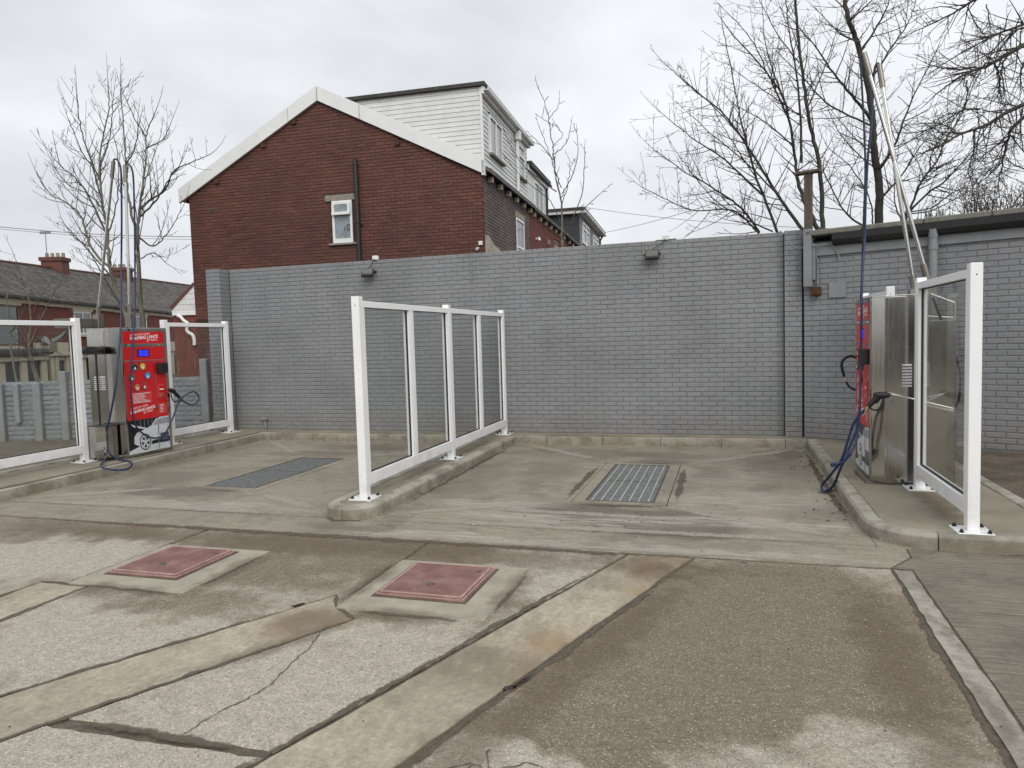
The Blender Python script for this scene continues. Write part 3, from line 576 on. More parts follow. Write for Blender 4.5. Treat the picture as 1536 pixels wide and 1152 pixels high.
# ================================================================== KERBED PAVEMENTS
PROF = [(0, -.03), (0, .098), (.022, .124), (.125, .126), (.125, -.03)]
def kerb_run(path, parent, L=.9, gap=.006, phase=0.0):
    """kerb stones along a path, body on the left-hand side of travel"""
    P = [Vector((*p, 0)) for p in path]; d = [0]
    for a, b_ in zip(P, P[1:]): d.append(d[-1]+(b_-a).length)
    def pt(s):
        for i in range(len(P)-1):
            if s <= d[i+1]+1e-9: return P[i]+(P[i+1]-P[i])*((s-d[i])/max(1e-9, d[i+1]-d[i]))
        return P[-1]
    s = 0; first = True
    while s < d[-1]-.03:
        e = min(d[-1], s+(phase if first and phase else L)); first = False
        if d[-1]-e < .15: e = d[-1]
        ss = [s+gap/2]+[x for x in d if s+gap < x < e-gap]+[e-gap/2]
        mb = MB(); k = len(PROF); V = []; dz = rg.uniform(-.004, .003); do = rg.uniform(-.004, .004)
        for x in ss:
            c = pt(x); t = (pt(min(x+.02, d[-1]))-pt(max(x-.02, 0))).normalized(); nn = Vector((-t.y, t.x, 0))
            for (o_, z) in PROF: q = c+nn*(o_+do); V.append((q.x, q.y, z+dz))
        m_ = len(ss); F = [(i*k+j, (i+1)*k+j, (i+1)*k+j+1, i*k+j+1) for i in range(m_-1) for j in range(k-1)]
        F += [tuple(range(k)), tuple(range((m_-1)*k, m_*k))[::-1]]
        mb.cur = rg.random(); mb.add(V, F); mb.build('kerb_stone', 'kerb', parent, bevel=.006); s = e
def arc(cx, cy, r, a0, a1, n=8): return [(cx+r*math.cos(rad(a0+(a1-a0)*i/n)), cy+r*math.sin(rad(a0+(a1-a0)*i/n))) for i in range(n+1)]
def paved(polys, parent, mat='paving', z=.118):
    for p in polys: slab(p, mat, z, .15, .002, 0, name='paving_slab', parent=parent)
# centre island
pv = thing('pavement', None, None, kind='structure')
R_ = .28; cx_ = -3.625
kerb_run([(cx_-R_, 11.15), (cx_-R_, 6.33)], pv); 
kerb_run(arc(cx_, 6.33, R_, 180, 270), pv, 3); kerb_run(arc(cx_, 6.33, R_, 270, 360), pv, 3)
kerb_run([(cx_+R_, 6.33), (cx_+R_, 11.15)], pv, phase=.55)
paved([[(cx_-R_+.127, 6.31), (cx_+R_-.127, 6.31), (cx_+R_-.127, 11.6), (cx_-R_+.127, 11.6)]]+[], pv)
paved([arc(cx_, 6.33, R_-.127, 180, 360, 8)], pv)
# rear strip
pv2 = thing('pavement', None, None, kind='structure')
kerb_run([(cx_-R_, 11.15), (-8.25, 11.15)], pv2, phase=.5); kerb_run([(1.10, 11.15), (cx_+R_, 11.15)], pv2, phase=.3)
paved([[(-8.37, 11.277), (cx_-R_+.12, 11.277), (cx_-R_+.12, 11.75), (-8.37, 11.75)], [(cx_+R_-.12, 11.277), (1.2, 11.277), (1.2, 11.75), (cx_+R_-.12, 11.75)]], pv2)
# machine strip beside the fence
pv3 = thing('pavement', None, None, kind='structure')
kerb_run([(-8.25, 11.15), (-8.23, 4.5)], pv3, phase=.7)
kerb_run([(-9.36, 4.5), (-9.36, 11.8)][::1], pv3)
paved([[(-9.235, 4.5), (-8.357, 4.5), (-8.357, 7.3), (-9.235, 7.3)], [(-9.235, 7.3), (-8.357, 7.3), (-8.37, 9.6), (-9.235, 9.6)], [(-9.235, 9.6), (-8.37, 9.6), (-8.37, 11.75), (-9.235, 11.75)]], pv3)
# machine strip beside the flat-roofed building
pv4 = thing('pavement', None, None, kind='structure')
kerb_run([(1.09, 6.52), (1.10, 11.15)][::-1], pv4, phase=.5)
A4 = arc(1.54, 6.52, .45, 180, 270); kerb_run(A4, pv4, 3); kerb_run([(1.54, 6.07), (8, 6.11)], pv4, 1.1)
paved([arc(1.54, 6.52, .323, 180, 270)+[(2.45, 6.20), (2.45, 8.0), (1.217, 8.0)], [(1.217, 8.0), (2.45, 8.0), (2.45, 11.6), (1.225, 11.6)], [(2.57, 6.24), (9, 6.25), (9, 6.9), (2.57, 6.9)]], pv4)
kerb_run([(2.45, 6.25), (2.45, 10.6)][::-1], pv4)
paved([[(2.58, 6.9), (9, 6.9), (9, 13), (2.58, 13)]], pv4, 'soil', .10)

# ================================================================== PAINTED BOUNDARY WALL
EYEV = Vector((0, 0, EYE))
def local_eye(t): return FR[t].inverted() @ EYEV
WA = -rad(.8)
wall = thing('boundary_wall', 'long grey painted brick wall behind the washing bays with two floodlights on it', 'wall', (.82, 11.47, .12), WA)
WL = 9.98
part('core', 'pjoint', wall, (-WL, 0, .0065, .22, -.1, 3.07))
lay(wall, 'paint', -WL, 0, 0, 41, lambda s, z: True, local_eye(wall), 300, 3)
part('pier', 'pjoint', wall, (.006, .246, -.112, .2, -.1, 3.06), (.2, .32, .02, .3, -.1, 3.06)); 
def small_lay(parent, mat, s0, s1, z0, n, y0, seed, name='brickwork'):
    rng = random.Random(seed); mb = MB()
    for r in range(n):
        z = z0+.075*r+.0375; cuts = [s0, (s0+s1)/2+(.055 if r % 2 else -.055), s1]
        for a, b in zip(cuts, cuts[1:]):
            V, F = brick_mesh(b-a-.008); mb.cur = rng.random(); c = (a+b)/2; y = y0+rng.uniform(-.0015, .0015); mb.add([(c+p[0], y+p[1], z+p[2]) for p in V], F)
    return mb.build(name, mat, parent, kind='stuff')
small_lay(wall, 'paint', 0.002, .25, 0, 41, -.12, 4)
part('pier', 'pjoint', wall, (-WL-.32, -WL-.02, -.262, .2, -.1, 3.07)); small_lay(wall, 'paint', -WL-.325, -WL-.015, 0, 41, -.27, 5)
# return face of the far pier
mb = MB(); rr = random.Random(6)
for r in range(41):
    z = .075*r+.0375
    for (a, b) in (((-.262, -.142), (-.134, .0)) if r % 2 else ((-.262, -.205), (-.197, .0))):
        mb.cur = rr.random(); mb.box(-WL-.03, -WL-.012, a, b, z-.0325, z+.0325)
mb.build('brickwork', 'paint', wall, kind='stuff')
for s, z0_, z1_ in ((-8.36, 2.62, 3.06), (-5.0, 2.6, 3.06), (-2.95, 2.6, 3.06), (-2.08, 2.86, 3.06), (-6.93, 2.9, 3.06), (-9.75, 2.3, 3.06)):
    part('conduit', 'paint', wall, (s-.013, s+.013, -.009, .0, z0_, z1_))
mb = MB(); mb.tube([(-9.9+.6, -.04, .02), (-9.3, -.04, .2), (-9.3, -.02, .2)], .018, 8); mb.tube([(-9.35, -.05, .2), (-9.25, -.05, .2)], .03, 8); mb.build('outside_tap', 'paintpost', wall)

def flood(label, s, tilt, yaw, jx):
    t = thing('floodlight', label, 'floodlight', tuple(FR[wall] @ Vector((s, 0, 2.93))), WA, 'floodlights on the grey wall')
    R = Matrix.Rotation(yaw, 4, 'Z') @ Matrix.Rotation(tilt, 4, 'X')
    def rb(name, mat, b, bev=0):
        m_ = MB(); m_.box(*b, bev=bev); m_.v = [tuple(R @ Vector(p)+Vector((0, -.13, -.09))) for p in m_.v]; return m_.build(name, mat, t)
    h = rb('housing', 'lampbody', (-.105, .105, -.025, .04, -.078, .078), .01); l = rb('lens', 'lens', (-.09, .09, -.0285, -.0245, -.043, .066)); l.parent = h
    m_ = MB(); m_.tube([(-.116, -.13, -.08), (-.116, -.01, -.06)], .01, 6); m_.tube([(.116, -.13, -.08), (.116, -.01, -.06)], .01, 6); m_.box(-.116, .116, -.02, -.005, -.075, -.045); m_.build('bracket', 'lampbody', t)
    j = part('junction_box', 'boxwhite', t, (jx-.05, jx+.05, -.03, .05, .14, .215), bev=.008)
    m_ = MB(); m_.tube(spline([(jx-.01, -.035, .16), (jx-.03, -.05, .1), (jx*.4, -.04, .06), (.0, -.07, .0), (0, -.1, -.02)], 5), .006, 6); m_.build('cable', 'cable', t)
    m_ = MB(); m_.tube([(jx-.16, .04, .145), (jx+.16, .04, .15)], .012, 6); m_.build('mounting_strap', 'gutter', t)
flood('tilted square floodlight on the grey wall below the brown gable', -6.93, rad(-38), rad(14), .1)
flood('square floodlight on the grey wall below open sky, its box on the wall top', -1.93, rad(-34), rad(-4), .2)

# ================================================================== FLAT-ROOFED BUILDING
BA = -rad(22)
bl = thing('flat_roof_building', 'low grey painted brick building with black gutter and mossy flat roof edge', 'building', (1.085, 11.30, .12), BA)
BLn = 7.0
part('core', 'pjoint', bl, (0, BLn, .0065, 2.4, -.15, 2.86))
lay(bl, 'paint', 0, BLn, 0, 38, lambda s, z: True, local_eye(bl)+Vector((1.0, 0, 0)), 300, 8, blen=.215)
part('fascia_beam', 'paintpost', bl, (0.0, BLn, -.03, .03, 2.66, 2.80), bev=.004)
m_ = MB(); m_.prism([(-.031, 2.943), (-.128, 2.943), (-.13, 2.86), (-.11, 2.81), (-.07, 2.79), (-.031, 2.785)], .42, BLn, 'x'); m_.build('gutter', 'gutter', bl)
s = 0.05
while s < BLn: part('coping_stone', 'coping', bl, (s+.004, min(s+.75, BLn)-.004, -.135, .3, 2.945, 3.0+rg.uniform(-.004, .004)+.02), bev=.012); s += .75
part('roof', 'felt', bl, (0.0, BLn, .3, 2.5, 2.87, 2.95))
m_ = MB(); m_.tube([(1.66, -.075, -.1), (1.66, -.075, 2.80)], .05, 12); m_.tube([(1.66, -.075, 2.60), (1.66, -.075, 2.68)], .058, 12); m_.tube([(1.66, -.075, 2.76), (1.66, -.085, 2.87)], [.055, .062], 12); m_.build('downpipe', 'paintpost', bl)
m_ = MB(); m_.box(.35, .58, -.02, .002, 2.05, 2.26); m_.build('cover_plate', 'paintpost', bl, bevel=.003)
for q in ([(-.18, -.16, 2.98), (-.15, -.15, 2.86), (-.05, -.08, 2.79), (.1, -.1, 2.80), (.35, -.06, 2.81), (.42, -.05, 2.78), (.48, -.05, 2.68), (.5, -.04, 2.58)],):
    m_ = MB(); m_.tube(spline(q, 5), .009, 6); m_.build('cable', 'greycable', bl)
wp = thing('timber_post', 'weathered timber post with short crossbar and grey painted foot at the building corner', 'post', tuple(FR[bl] @ Vector((.09, -.06, 2.22))), BA)
part('painted_post', 'paintpost', wp, (-.06, .05, -.075, .03, 0, .83), bev=.006)
part('bare_post', 'wood', wp, (-.05, .048, -.065, .03, .83, 1.62), bev=.006)
part('crossbar', 'wood', wp, (-.17, .17, -.09, .05, 1.62, 1.66), bev=.006)
part('batten', 'paintpost', wp, (.053, .085, -.02, .045, .1, .62))
rb = thing('rusty_box', 'small rusted square box on the grey bricks under the timber post', 'box', tuple(FR[bl] @ Vector((.185, 0, 2.15))), BA)
m_ = MB(); m_.box(-.065, .065, -.10, 0, -.06, .07, bev=.015); m_.build('casing', 'rust', rb)
m_ = MB(); m_.tube(spline([(.02, -.04, .06), (.015, -.03, .3), (.01, -.025, .45), (-.01, -.02, .52)], 4), .009, 6); m_.build('conduit', 'paintpost', rb)
m_ = MB(); m_.tube(spline([(.0, -.05, -.05), (.0, -.05, -.1), (-.05, -.04, -.15), (-.09, -.03, -.155)], 4), .004, 5); m_.build('loose_wire', 'cable', rb)

# ================================================================== CONCRETE PANEL FENCE
FA = math.atan2(CR.y, CR.x)
fp = at(317, 600, 13.9); fp.z = 0
fence = thing('panel_fence', 'grey painted rock-faced concrete panel fence in front of the terrace', 'fence', tuple(fp), FA)
pxm = 13.9/FPX
posts = [((310-317)*pxm, 1.50, .14, 0), ((208-317)*pxm, 1.40, .14, 0), ((99.5-317)*pxm, 1.34, .14, 0), ((59.5-317)*pxm, 1.13, .15, 0), ((29-317)*pxm, 1.12, .10, .35), ((4-317)*pxm, 1.13, .12, 0), ((-55-317)*pxm, 1.23, .12, 0), ((-115-317)*pxm, 1.23, .12, 0)]
rf = random.Random(12)
for x, h, wd, z0 in posts: part('fence_post', 'fencepost', fence, (x-wd/2, x+wd/2, -.10, .06, z0-.15*(z0 == 0), h), bev=.012)
full = [p for p in posts if p[3] == 0]
for (xr, *_), (xl, *_) in zip(full, full[1:]):
    for r in range(4):
        z0_ = r*.29; mb = MB(); mb.box(xl+.03, xr-.03, 0, .045, z0_-(.1 if r == 0 else 0), z0_+.284)
        zz = z0_+.012
        for q in range(3):
            hh = .082; x = xl+.05
            while x < xr-.08:
                L = rf.uniform(.08, .27); L = min(L, xr-.05-x)
                if L < .05: break
                big = q < 2 and rf.random() < .12
                dd = rf.uniform(.006, .022)
                zz1 = zz+hh-.012
                k = [(x+.006, 0, zz), (x+L-.006, 0, zz), (x+L-.006, 0, zz1), (x+.006, 0, zz1)]
                cxm, czm = x+L*rf.uniform(.25, .75), (zz+zz1)/2+rf.uniform(-.015, .015)
                f2 = [(x+.02, -dd*rf.uniform(.5, 1), zz+.014), (cxm, -dd*rf.uniform(.8, 1.3), zz+.012), (x+L-.02, -dd*rf.uniform(.5, 1), zz+.014), (x+L-.02, -dd*rf.uniform(.5, 1), zz1-.012), (cxm, -dd*rf.uniform(.6, 1.2), zz1-.01), (x+.02, -dd*rf.uniform(.5, 1), zz1-.012)]
                mb.add(k+f2, [(0, 1, 6, 5, 4), (1, 2, 7, 6), (2, 3, 9, 8, 7), (3, 0, 4, 9), (4, 5, 8, 9), (5, 6, 7, 8)]); x += L
            zz += hh+.008
        mb.build('fence_panel', 'paintpost', fence)
m_ = MB(); m_.prism([(-.13, -.05), (.0, -.02), (.02, .02), (-.1, .04)], -.02, .0); 

# ================================================================== GLASS SCREENS
def screen(label, x, y0, spans, right_face=True, panes=2):
    """white framed glass screen; spans = list of module lengths going away from the yard"""
    t = thing('glass_screen', label, 'glass screen', (x, y0, .12), 0, 'white framed glass screens between the washing bays')
    hw = .043; y = 0; ys = [0]
    for L in spans: y += L; ys.append(y)
    H = 2.07
    for y in ys:
        p = part('post', 'white', t, (-hw, hw, y-hw, y+hw, .012, H), bev=.004)
        c = part('cap', 'white', t, (-hw+.002, hw-.002, y-hw+.002, y+hw-.002, H, H+.006)); c.parent = p
        b = part('base_plate', 'white', t, (-.125, .125, y-.125, y+.125, -.004, .012), bev=.002)
        for sx in (-1, 1):
            for sy in (-1, 1):
                m_ = MB(); m_.cyl((sx*.095, y+sy*.095, .012), .017, .006, k=10); m_.cyl((sx*.095, y+sy*.095, .018), .014, .012, k=8); m_.tube([(sx*.095, y+sy*.095, .03), (sx*.095, y+sy*.095, .04)], [.012, .006], 8)
                m_.build('bolt', 'blackp', b)
        m_ = MB(); m_.cyl((0, y-hw-.001, 1.985), .006, .002, 'y', 8); o_ = m_.build('drain_hole', 'gasket', p)
    fw = .0425; zb, zt = .13, .25; ta, tb = 1.965, 2.03
    for a, b in zip(ys, ys[1:]):
        a2, b2 = a+hw, b-hw
        part('bottom_rail', 'white', t, (-fw, fw, a2, b2, zb, zt), bev=.003)
        part('top_rail', 'white', t, (-fw, fw, a2, b2, ta, tb), bev=.003)
        n = panes; wpan = (b2-a2)/n
        for k in range(n):
            c0, c1 = a2+k*wpan, a2+(k+1)*wpan
            if k: part('mullion', 'white', t, (-fw+.002, fw-.002, c0-.026, c0+.026, zt, ta), bev=.003)
            g0 = c0+(.028 if k else .002); g1 = c1-(.028 if k < n-1 else .002)
            gl_ = part('pane', 'glass', t, (-.004, .004, g0+.004, g1-.004, zt+.004, ta-.004))
            part('gasket', 'gasket', gl_, (-.012, .012, g0, g0+.036, zt+.0, ta), (-.012, .012, g1-.036, g1, zt, ta), (-.012, .012, g0+.036, g1-.036, zt, zt+.010), (-.012, .012, g0+.036, g1-.036, ta-.006, ta))
            for (q0, q1) in ((g0-.001, g0+.034), (g1-.034, g1+.001)):
                part('glazing_bead', 'white', gl_, (-fw+.004, -.0125, q0, q1, zt, ta), (.0125, fw-.004, q0, q1, zt, ta))
    return t
screen('long white framed glass screen of four panes standing on the centre kerbed island', -3.60, 6.49, [2.41, 2.41])
screen('white framed glass screen before the red fronted machine, cut by the photo edge', -8.93, 5.55, [2.40], panes=1)
screen('white framed glass screen behind the red panelled machine, by the end of the grey wall', -8.93, 9.62, [1.50], panes=1)
screen('white framed glass screen closest to the viewer, in front of the mirror-like steel machine side', 1.81, 6.24, [1.58], panes=1)
screen('white framed glass screen mostly hidden behind the steel machine, near the grey building', 1.81, 9.2, [1.55], panes=1)

# ================================================================== JET WASH MACHINES
def sevenseg(parent, x, z, w, h, y):
    m_ = MB(); t = h*.13
    for i in range(4):
        a = x+i*w*1.28
        for (x0, x1, z0, z1) in ((0, w, 0, t), (0, w, h-t, h), (0, t, 0, h*.47), (0, t, h*.53, h), (w-t, w, 0, h*.47), (w-t, w, h*.53, h)):
            m_.box(a+x0, a+x1, y, y+.002, z+z0, z+z1)
    m_.build('digits', 'led', parent)
def machine(label, loc, rz, near):
    """front looks along -y; near = side (+1/-1) with the lances"""
    t = thing('jet_wash_machine', label, 'jet wash machine', loc, rz, 'red fronted jet wash machines')
    H, hw, D = 1.915, .44, .62; n = near
    ch = .12 if n > 0 else .26
    # body plan
    plan = [(-hw, 0), (hw, 0)]
    if n > 0: plan = [(-hw, 0), (hw-.0, 0), (hw+.08, .11), (hw+.08, D-.12), (-hw, D-.12)]
    else: plan = [(hw, 0), (-hw, 0), (-hw-.02, .27), (-hw+.0, .285), (-hw+.0, D), (hw, D)]
    m_ = MB(); m_.prism(plan, .0, H); body = m_.build('body', 'steel', t, bevel=.006)
    m_ = MB(); m_.prism([(x*1.004, y*1.004+.001) for x, y in plan], H-.002, H+.012); m_.build('top_lid', 'steel', t, bevel=.003)
    m_ = MB(); m_.prism([(x*.985, y*.97+.012) for x, y in plan], -.004, .02); m_.build('plinth', 'steeldull', t)
    if n > 0: part('side_cabinet', 'steel', t, (-hw+.1, hw+.07, D-.118, D+.13, 0, 1.66), bev=.006)
    fw = hw
    # steel surround frame of the front
    part('front_frame', 'steel', t, (-fw, -fw+.03, -.012, 0, .02, H-.005), (fw-.052, fw, -.012, 0, .02, H-.005), (-fw+.03, fw-.052, -.012, 0, H-.045, H-.005), (-fw+.03, fw-.052, -.012, 0, 1.642, 1.684), (-fw+.03, fw-.052, -.012, 0, .02, .05), (-fw+.03, fw-.052, -.012, 0, 1.424, 1.436), bev=.002)
    x0, x1, xs = -fw+.032, fw-.054, .165
    hd = part('header_panel', 'redpanel', t, (x0, x1, -.010, -.001, 1.686, 1.868), bev=.001)
    text('COMPLETE CLEAN', .046, (-.27, -.0105, 1.795), hd, 'ink', rad(4), -.006); text('FOAMING LANCE', .068, (-.27, -.0105, 1.738), hd, 'ink', rad(4), .022); text('JET WASH', .046, (.045, -.0105, 1.715), hd, 'ink', rad(4), -.006)
    dp = part('display_panel', 'redpanel', t, (x0, x1, -.010, -.001, 1.438, 1.640), bev=.001)
    part('screen', 'b_black', dp, (-.155, .075, -.0115, -.0095, 1.485, 1.600)); sevenseg(dp, -.125, 1.500, .036, .085, -.0135)
    for q in (x0+.1, x1-.1): 
        m_ = MB(); m_.cyl((q, -.018, 1.662), .012, .008, 'y', 10); m_.build('lock', 'chrome', t)
    mp_ = part('control_door', 'redpanel', t, (x0, xs-.006, -.010, -.001, .552, 1.422), bev=.001)
    cp = part('payment_door', 'redpanel', t, (xs+.006, x1, -.010, -.001, .552, 1.422), bev=.001)
    part('door_seam', 'steel', t, (xs-.006, xs+.006, -.013, -.001, .05, 1.422))
    for (bx, bz, c) in ((-.225, 1.335, 'black'), (-.075, 1.345, 'yellow'), (-.29, 1.185, 'green'), (.01, 1.20, 'blue'), (-.20, 1.035, 'orange'), (-.06, 1.045, 'red')):
        m_ = MB(); m_.cyl((bx, -.010, bz), .060, -.006, 'y', 24); bt = m_.build('button', 'b_black', t)
        m_ = MB(); m_.cyl((bx, -.016, bz), .055, -.002, 'y', 24); m_.build('ring', 'chrome', bt)
        m_ = MB(); m_.cyl((bx, -.0175, bz), .047, -.004, 'y', 24); m_.build('face', 'b_'+c, bt)
        m_ = MB(); m_.box(bx-.020, bx+.020, -.0235, -.0215, bz-.028, bz-.012); m_.box(bx-.006, bx+.006, -.0235, -.0215, bz-.012, bz+.012); m_.box(bx-.014, bx-.007, -.0235, -.0215, bz-.012, bz+.002); m_.build('symbol', 'ink', bt)
    part('coin_box', 'blackp', t, (xs+.025, x1-.018, -.085, -.009, 1.225, 1.385), bev=.008)
    part('note_slot', 'redlight', t, (xs+.04, x1-.06, -.018, -.009, .845, 1.05), bev=.002)
    part('slot_plate', 'b_red', t, (xs+.052, x1-.072, -.0225, -.0175, .93, 1.03)); part('slot', 'ink', t, (xs+.06, x1-.08, -.0245, -.022, .965, .985)); part('slot', 'chrome', t, (xs+.06, x1-.08, -.0245, -.0178, .87, .895))
    ib = part('notice', 'redlight', t, (-.30, .075, -.0115, -.0095, .79, .965))
    m_ = MB(); rn = random.Random(4)
    for k in range(9): m_.box(-.285, -.285+(.33 if k in (0, 8) else rn.uniform(.2, .32)), -.0128, -.0112, .938-k*.0165, .943-k*.0165+(.002 if k in (0, 8) else 0))
    m_.build('print_lines', 'ink', ib)
    nb_ = part('notice', 'redlight', t, (xs+.03, x1-.02, -.0115, -.0095, .60, .76))
    m_ = MB()
    for k in range(6): m_.box(xs+.055, xs+.055+rn.uniform(.05, .1), -.0128, -.0112, .735-k*.022, .741-k*.022)
    m_.build('print_lines', 'ink', nb_)
    text('COMPLETE CLEAN', .040, (-.34, -.0105, .705), mp_, 'ink', rad(7), -.006); text('FOAMING LANCE', .060, (-.345, -.0105, .645), mp_, 'ink', rad(7), .022); text('JET WASH', .040, (-.10, -.0105, .632), mp_, 'ink', rad(7), -.006)
    m_ = MB(); m_.tube([(xs, -.03, .70), (xs, -.012, .70)], .016, 10); m_.build('door_lock', 'steeldull', t)
    # printed picture of a foam-covered car
    def flat(name, poly, mat, y):
        m_ = MB(); m_.prism(poly, y, y+.0012, 'y'); return m_.build(name, mat, pr)
    pr = part('picture_panel', 'darkprint', t, (x0, xs-.006, -.0085, -.001, .052, .550), (xs+.006, x1, -.0085, -.001, .052, .550))
    def clip(poly):
        """cut at the door seam"""
        def cl(P, side):
            o_ = []
            for i in range(len(P)):
                a, b = P[i-1], P[i]; ia = (a[0]-xs)*side > .006; ib_ = (b[0]-xs)*side > .006; e = xs+side*.006
                if ia != ib_: k = (e-a[0])/(b[0]-a[0]); o_.append((e, a[1]+k*(b[1]-a[1])))
                if ib_: o_.append(b)
            return o_
        return [q for q in (cl(poly, -1), cl(poly, 1)) if len(q) > 2]
    lay_ = [([(x0, .052), (x1, .052), (x1, .155), (-.15, .165), (x0, .10)], 'foamprint', -.0100),
            ([(-.31, .20), (-.305, .30), (-.255, .36), (-.08, .40), (.03, .44), (.13, .53), (.22, .55), (x1, .55), (x1, .20), (.20, .175), (-.22, .155)], 'foamprint', -.0105),
            ([(.055, .438), (.145, .515), (.155, .44)], 'greyprint', -.0116), ([(.18, .515), (.25, .53), (x1, .53), (x1, .44), (.18, .44)], 'greyprint', -.0116),
            ([(.02, .20), (x1, .235), (x1, .17), (.02, .15)], 'darkprint', -.0116), ([(-.31, .45), (-.36, .50), (-.06, .41), (-.09, .395)], 'foamprint', -.0105)]
    for poly, mt, y in lay_:
        for q in clip(poly): flat('print', q, mt, y)
    def disc(cx, cz, r, mt, y): return flat('print', [(cx+r*.86*math.cos(a*math.pi/10), cz+r*math.sin(a*math.pi/10)) for a in range(20)], mt, y)
    disc(-.105, .205, .125, 'darkprint', -.0127); disc(-.105, .205, .108, 'foamprint', -.0138); disc(-.105, .205, .085, 'darkprint', -.0149)
    for k in range(5):
        a = k*2*math.pi/5+.3; d, e = Vector((math.cos(a)*.86, math.sin(a))), Vector((-math.sin(a)*.86, math.cos(a)))
        flat('print', [(-.105+d.x*r_+e.x*w_, .205+d.y*r_+e.y*w_) for r_, w_ in ((.012, -.014), (.086, -.02), (.086, .02), (.012, .014))], 'foamprint', -.0160)
    disc(-.105, .205, .026, 'foamprint', -.0171)
    flat('print', [(xs+.03, .15), (x1-.02, .15), (x1-.02, .30), (xs+.03, .30)], 'blueprint', -.0127)
    m_ = MB()
    for k in range(5): m_.box(xs+.045, x1-.035, -.0145, -.0126, .275-k*.02, .28-k*.02)
    m_.build('print_lines', 'greyprint', pr)
    for k in range(5): flat('print', [(-.18+k*.075, .43+k*.008), (-.174+k*.075, .43+k*.008), (-.174+k*.075, .545), (-.18+k*.075, .545)], 'greyprint', -.0098)
    # side with louvres
    if n > 0:
        q0 = hw+.08
        part('access_panel', 'steel', t, (q0, q0+.004, .14, D-.135, .04, 1.695), bev=.0015); part('access_panel', 'steel', t, (q0, q0+.004, .14, D-.135, 1.705, 1.895), bev=.0015)
    else:
        part('access_panel', 'steel', t, (-hw-.004, -hw, .30, D-.02, .05, 1.40), bev=.0015); part('access_panel', 'steel', t, (-hw-.004, -hw, .30, D-.02, 1.41, 1.89), bev=.0015)
    sx = (hw+.08)*n if n > 0 else -hw-.0
    rows = 8 if n > 0 else 7
    cols = (.31, .43) if n > 0 else (.36, .47)
    for cy in cols:
        for k in range(rows):
            m_ = MB(); z = (1.0 if n > 0 else 1.02)+k*.030; a = sx if n > 0 else sx
            m_.prism([(a, z), (a+n*.012, z+.002), (a+n*.012, z+.008), (a, z+.018)], cy-.045, cy+.045, 'y') if False else m_.prism([(a, z), (a+n*.024, z+.002), (a+n*.024, z+.006), (a, z+.022)] if n > 0 else [(a, z+.022), (a+n*.024, z+.006), (a+n*.024, z+.002), (a, z)], cy-.042, cy+.042, 'y')
            m_.build('louvre', 'louvre', t)
    for (cy, z) in ((.16, 1.45), (.34, 1.43), (.2, 1.22), (.5, 1.25), (.18, .85), (.16, 1.72)):
        m_ = MB(); m_.cyl((sx, cy, z), .007, n*.004, 'x', 8); m_.build('rivet', 'chrome', t)
    return t
mL = machine('red fronted jet wash machine facing the drain bay, its front with coloured buttons fully seen', (-8.44, 8.68, .12), rad(90), -1)
mR = machine('jet wash machine seen from its mirror-like steel side, red front edge-on', (1.42, 8.52, .12), rad(-90), 1)

# booms
def boom(label, a, b, hook, top_mat='steeldull', sleeve=.12):
    t = thing('hose_boom', label, 'boom arm', tuple(a), 0, 'steel hose booms on the machine tops')
    a, b = Vector(a), Vector(b); d = (b-a).normalized()
    m_ = MB(); m_.tube([a+d*.05, b], .021, 12); m_.build('pole', 'steelpole', t, world=True)
    m_ = MB(); m_.tube([b-d*sleeve*1.9, b+d*.02], .029, 12); m_.build('top_sleeve', top_mat, t, world=True)
    m_ = MB(); m_.tube([a-d*.05, a+d*.16], .034, 12); m_.build('socket', 'steeldull', t, world=True)
    m_ = MB(); m_.box(a.x-.055, a.x+.055, a.y-.055, a.y+.055, 2.05, a.z+.02, bev=.006); m_.build('pivot_block', 'steeldull', t, world=True)
    m_ = MB(); m_.tube(spline(hook, 6), .013, 8); m_.build('hose_hook', 'darkhose', t, world=True)
    return t
YL = 8.6
def PL(px, py, y=YL): return at_y(px, py, y)
bL1a, bL1b = PL(147, 474), PL(170, 244); bL2a, bL2b = PL(195, 472), PL(187.5, 250)
boom('leaning steel boom over the machine facing the drain bay', bL1a, bL1b, [PL(170, 246), PL(171.5, 239), PL(177, 241), PL(181, 252), PL(182, 270)])
boom('upright steel boom over the red machine front', bL2a, bL2b, [PL(187.5, 252), PL(189, 246), PL(195, 248), PL(199, 258), PL(200.5, 276)])
YR = 8.5
bR1a, bR1b = at_y(1391, 418, YR), at_y(1296.5, 82, YR); bR2a, bR2b = at_y(1372, 436, YR), at_y(1319, 99, YR)
boom('bright steel boom leaning furthest, with a brown tip, over the steel sided machine', bR1a, bR1b, [at_y(1296, 84, YR), at_y(1293, 80, YR), at_y(1290.6, 86, YR), at_y(1291, 100, YR)])
boom('duller steel boom leaning behind the brighter one at the steel sided machine', bR2a, bR2b, [at_y(1319, 101, YR), at_y(1317, 95, YR), at_y(1313, 100, YR), at_y(1310.5, 115, YR)])
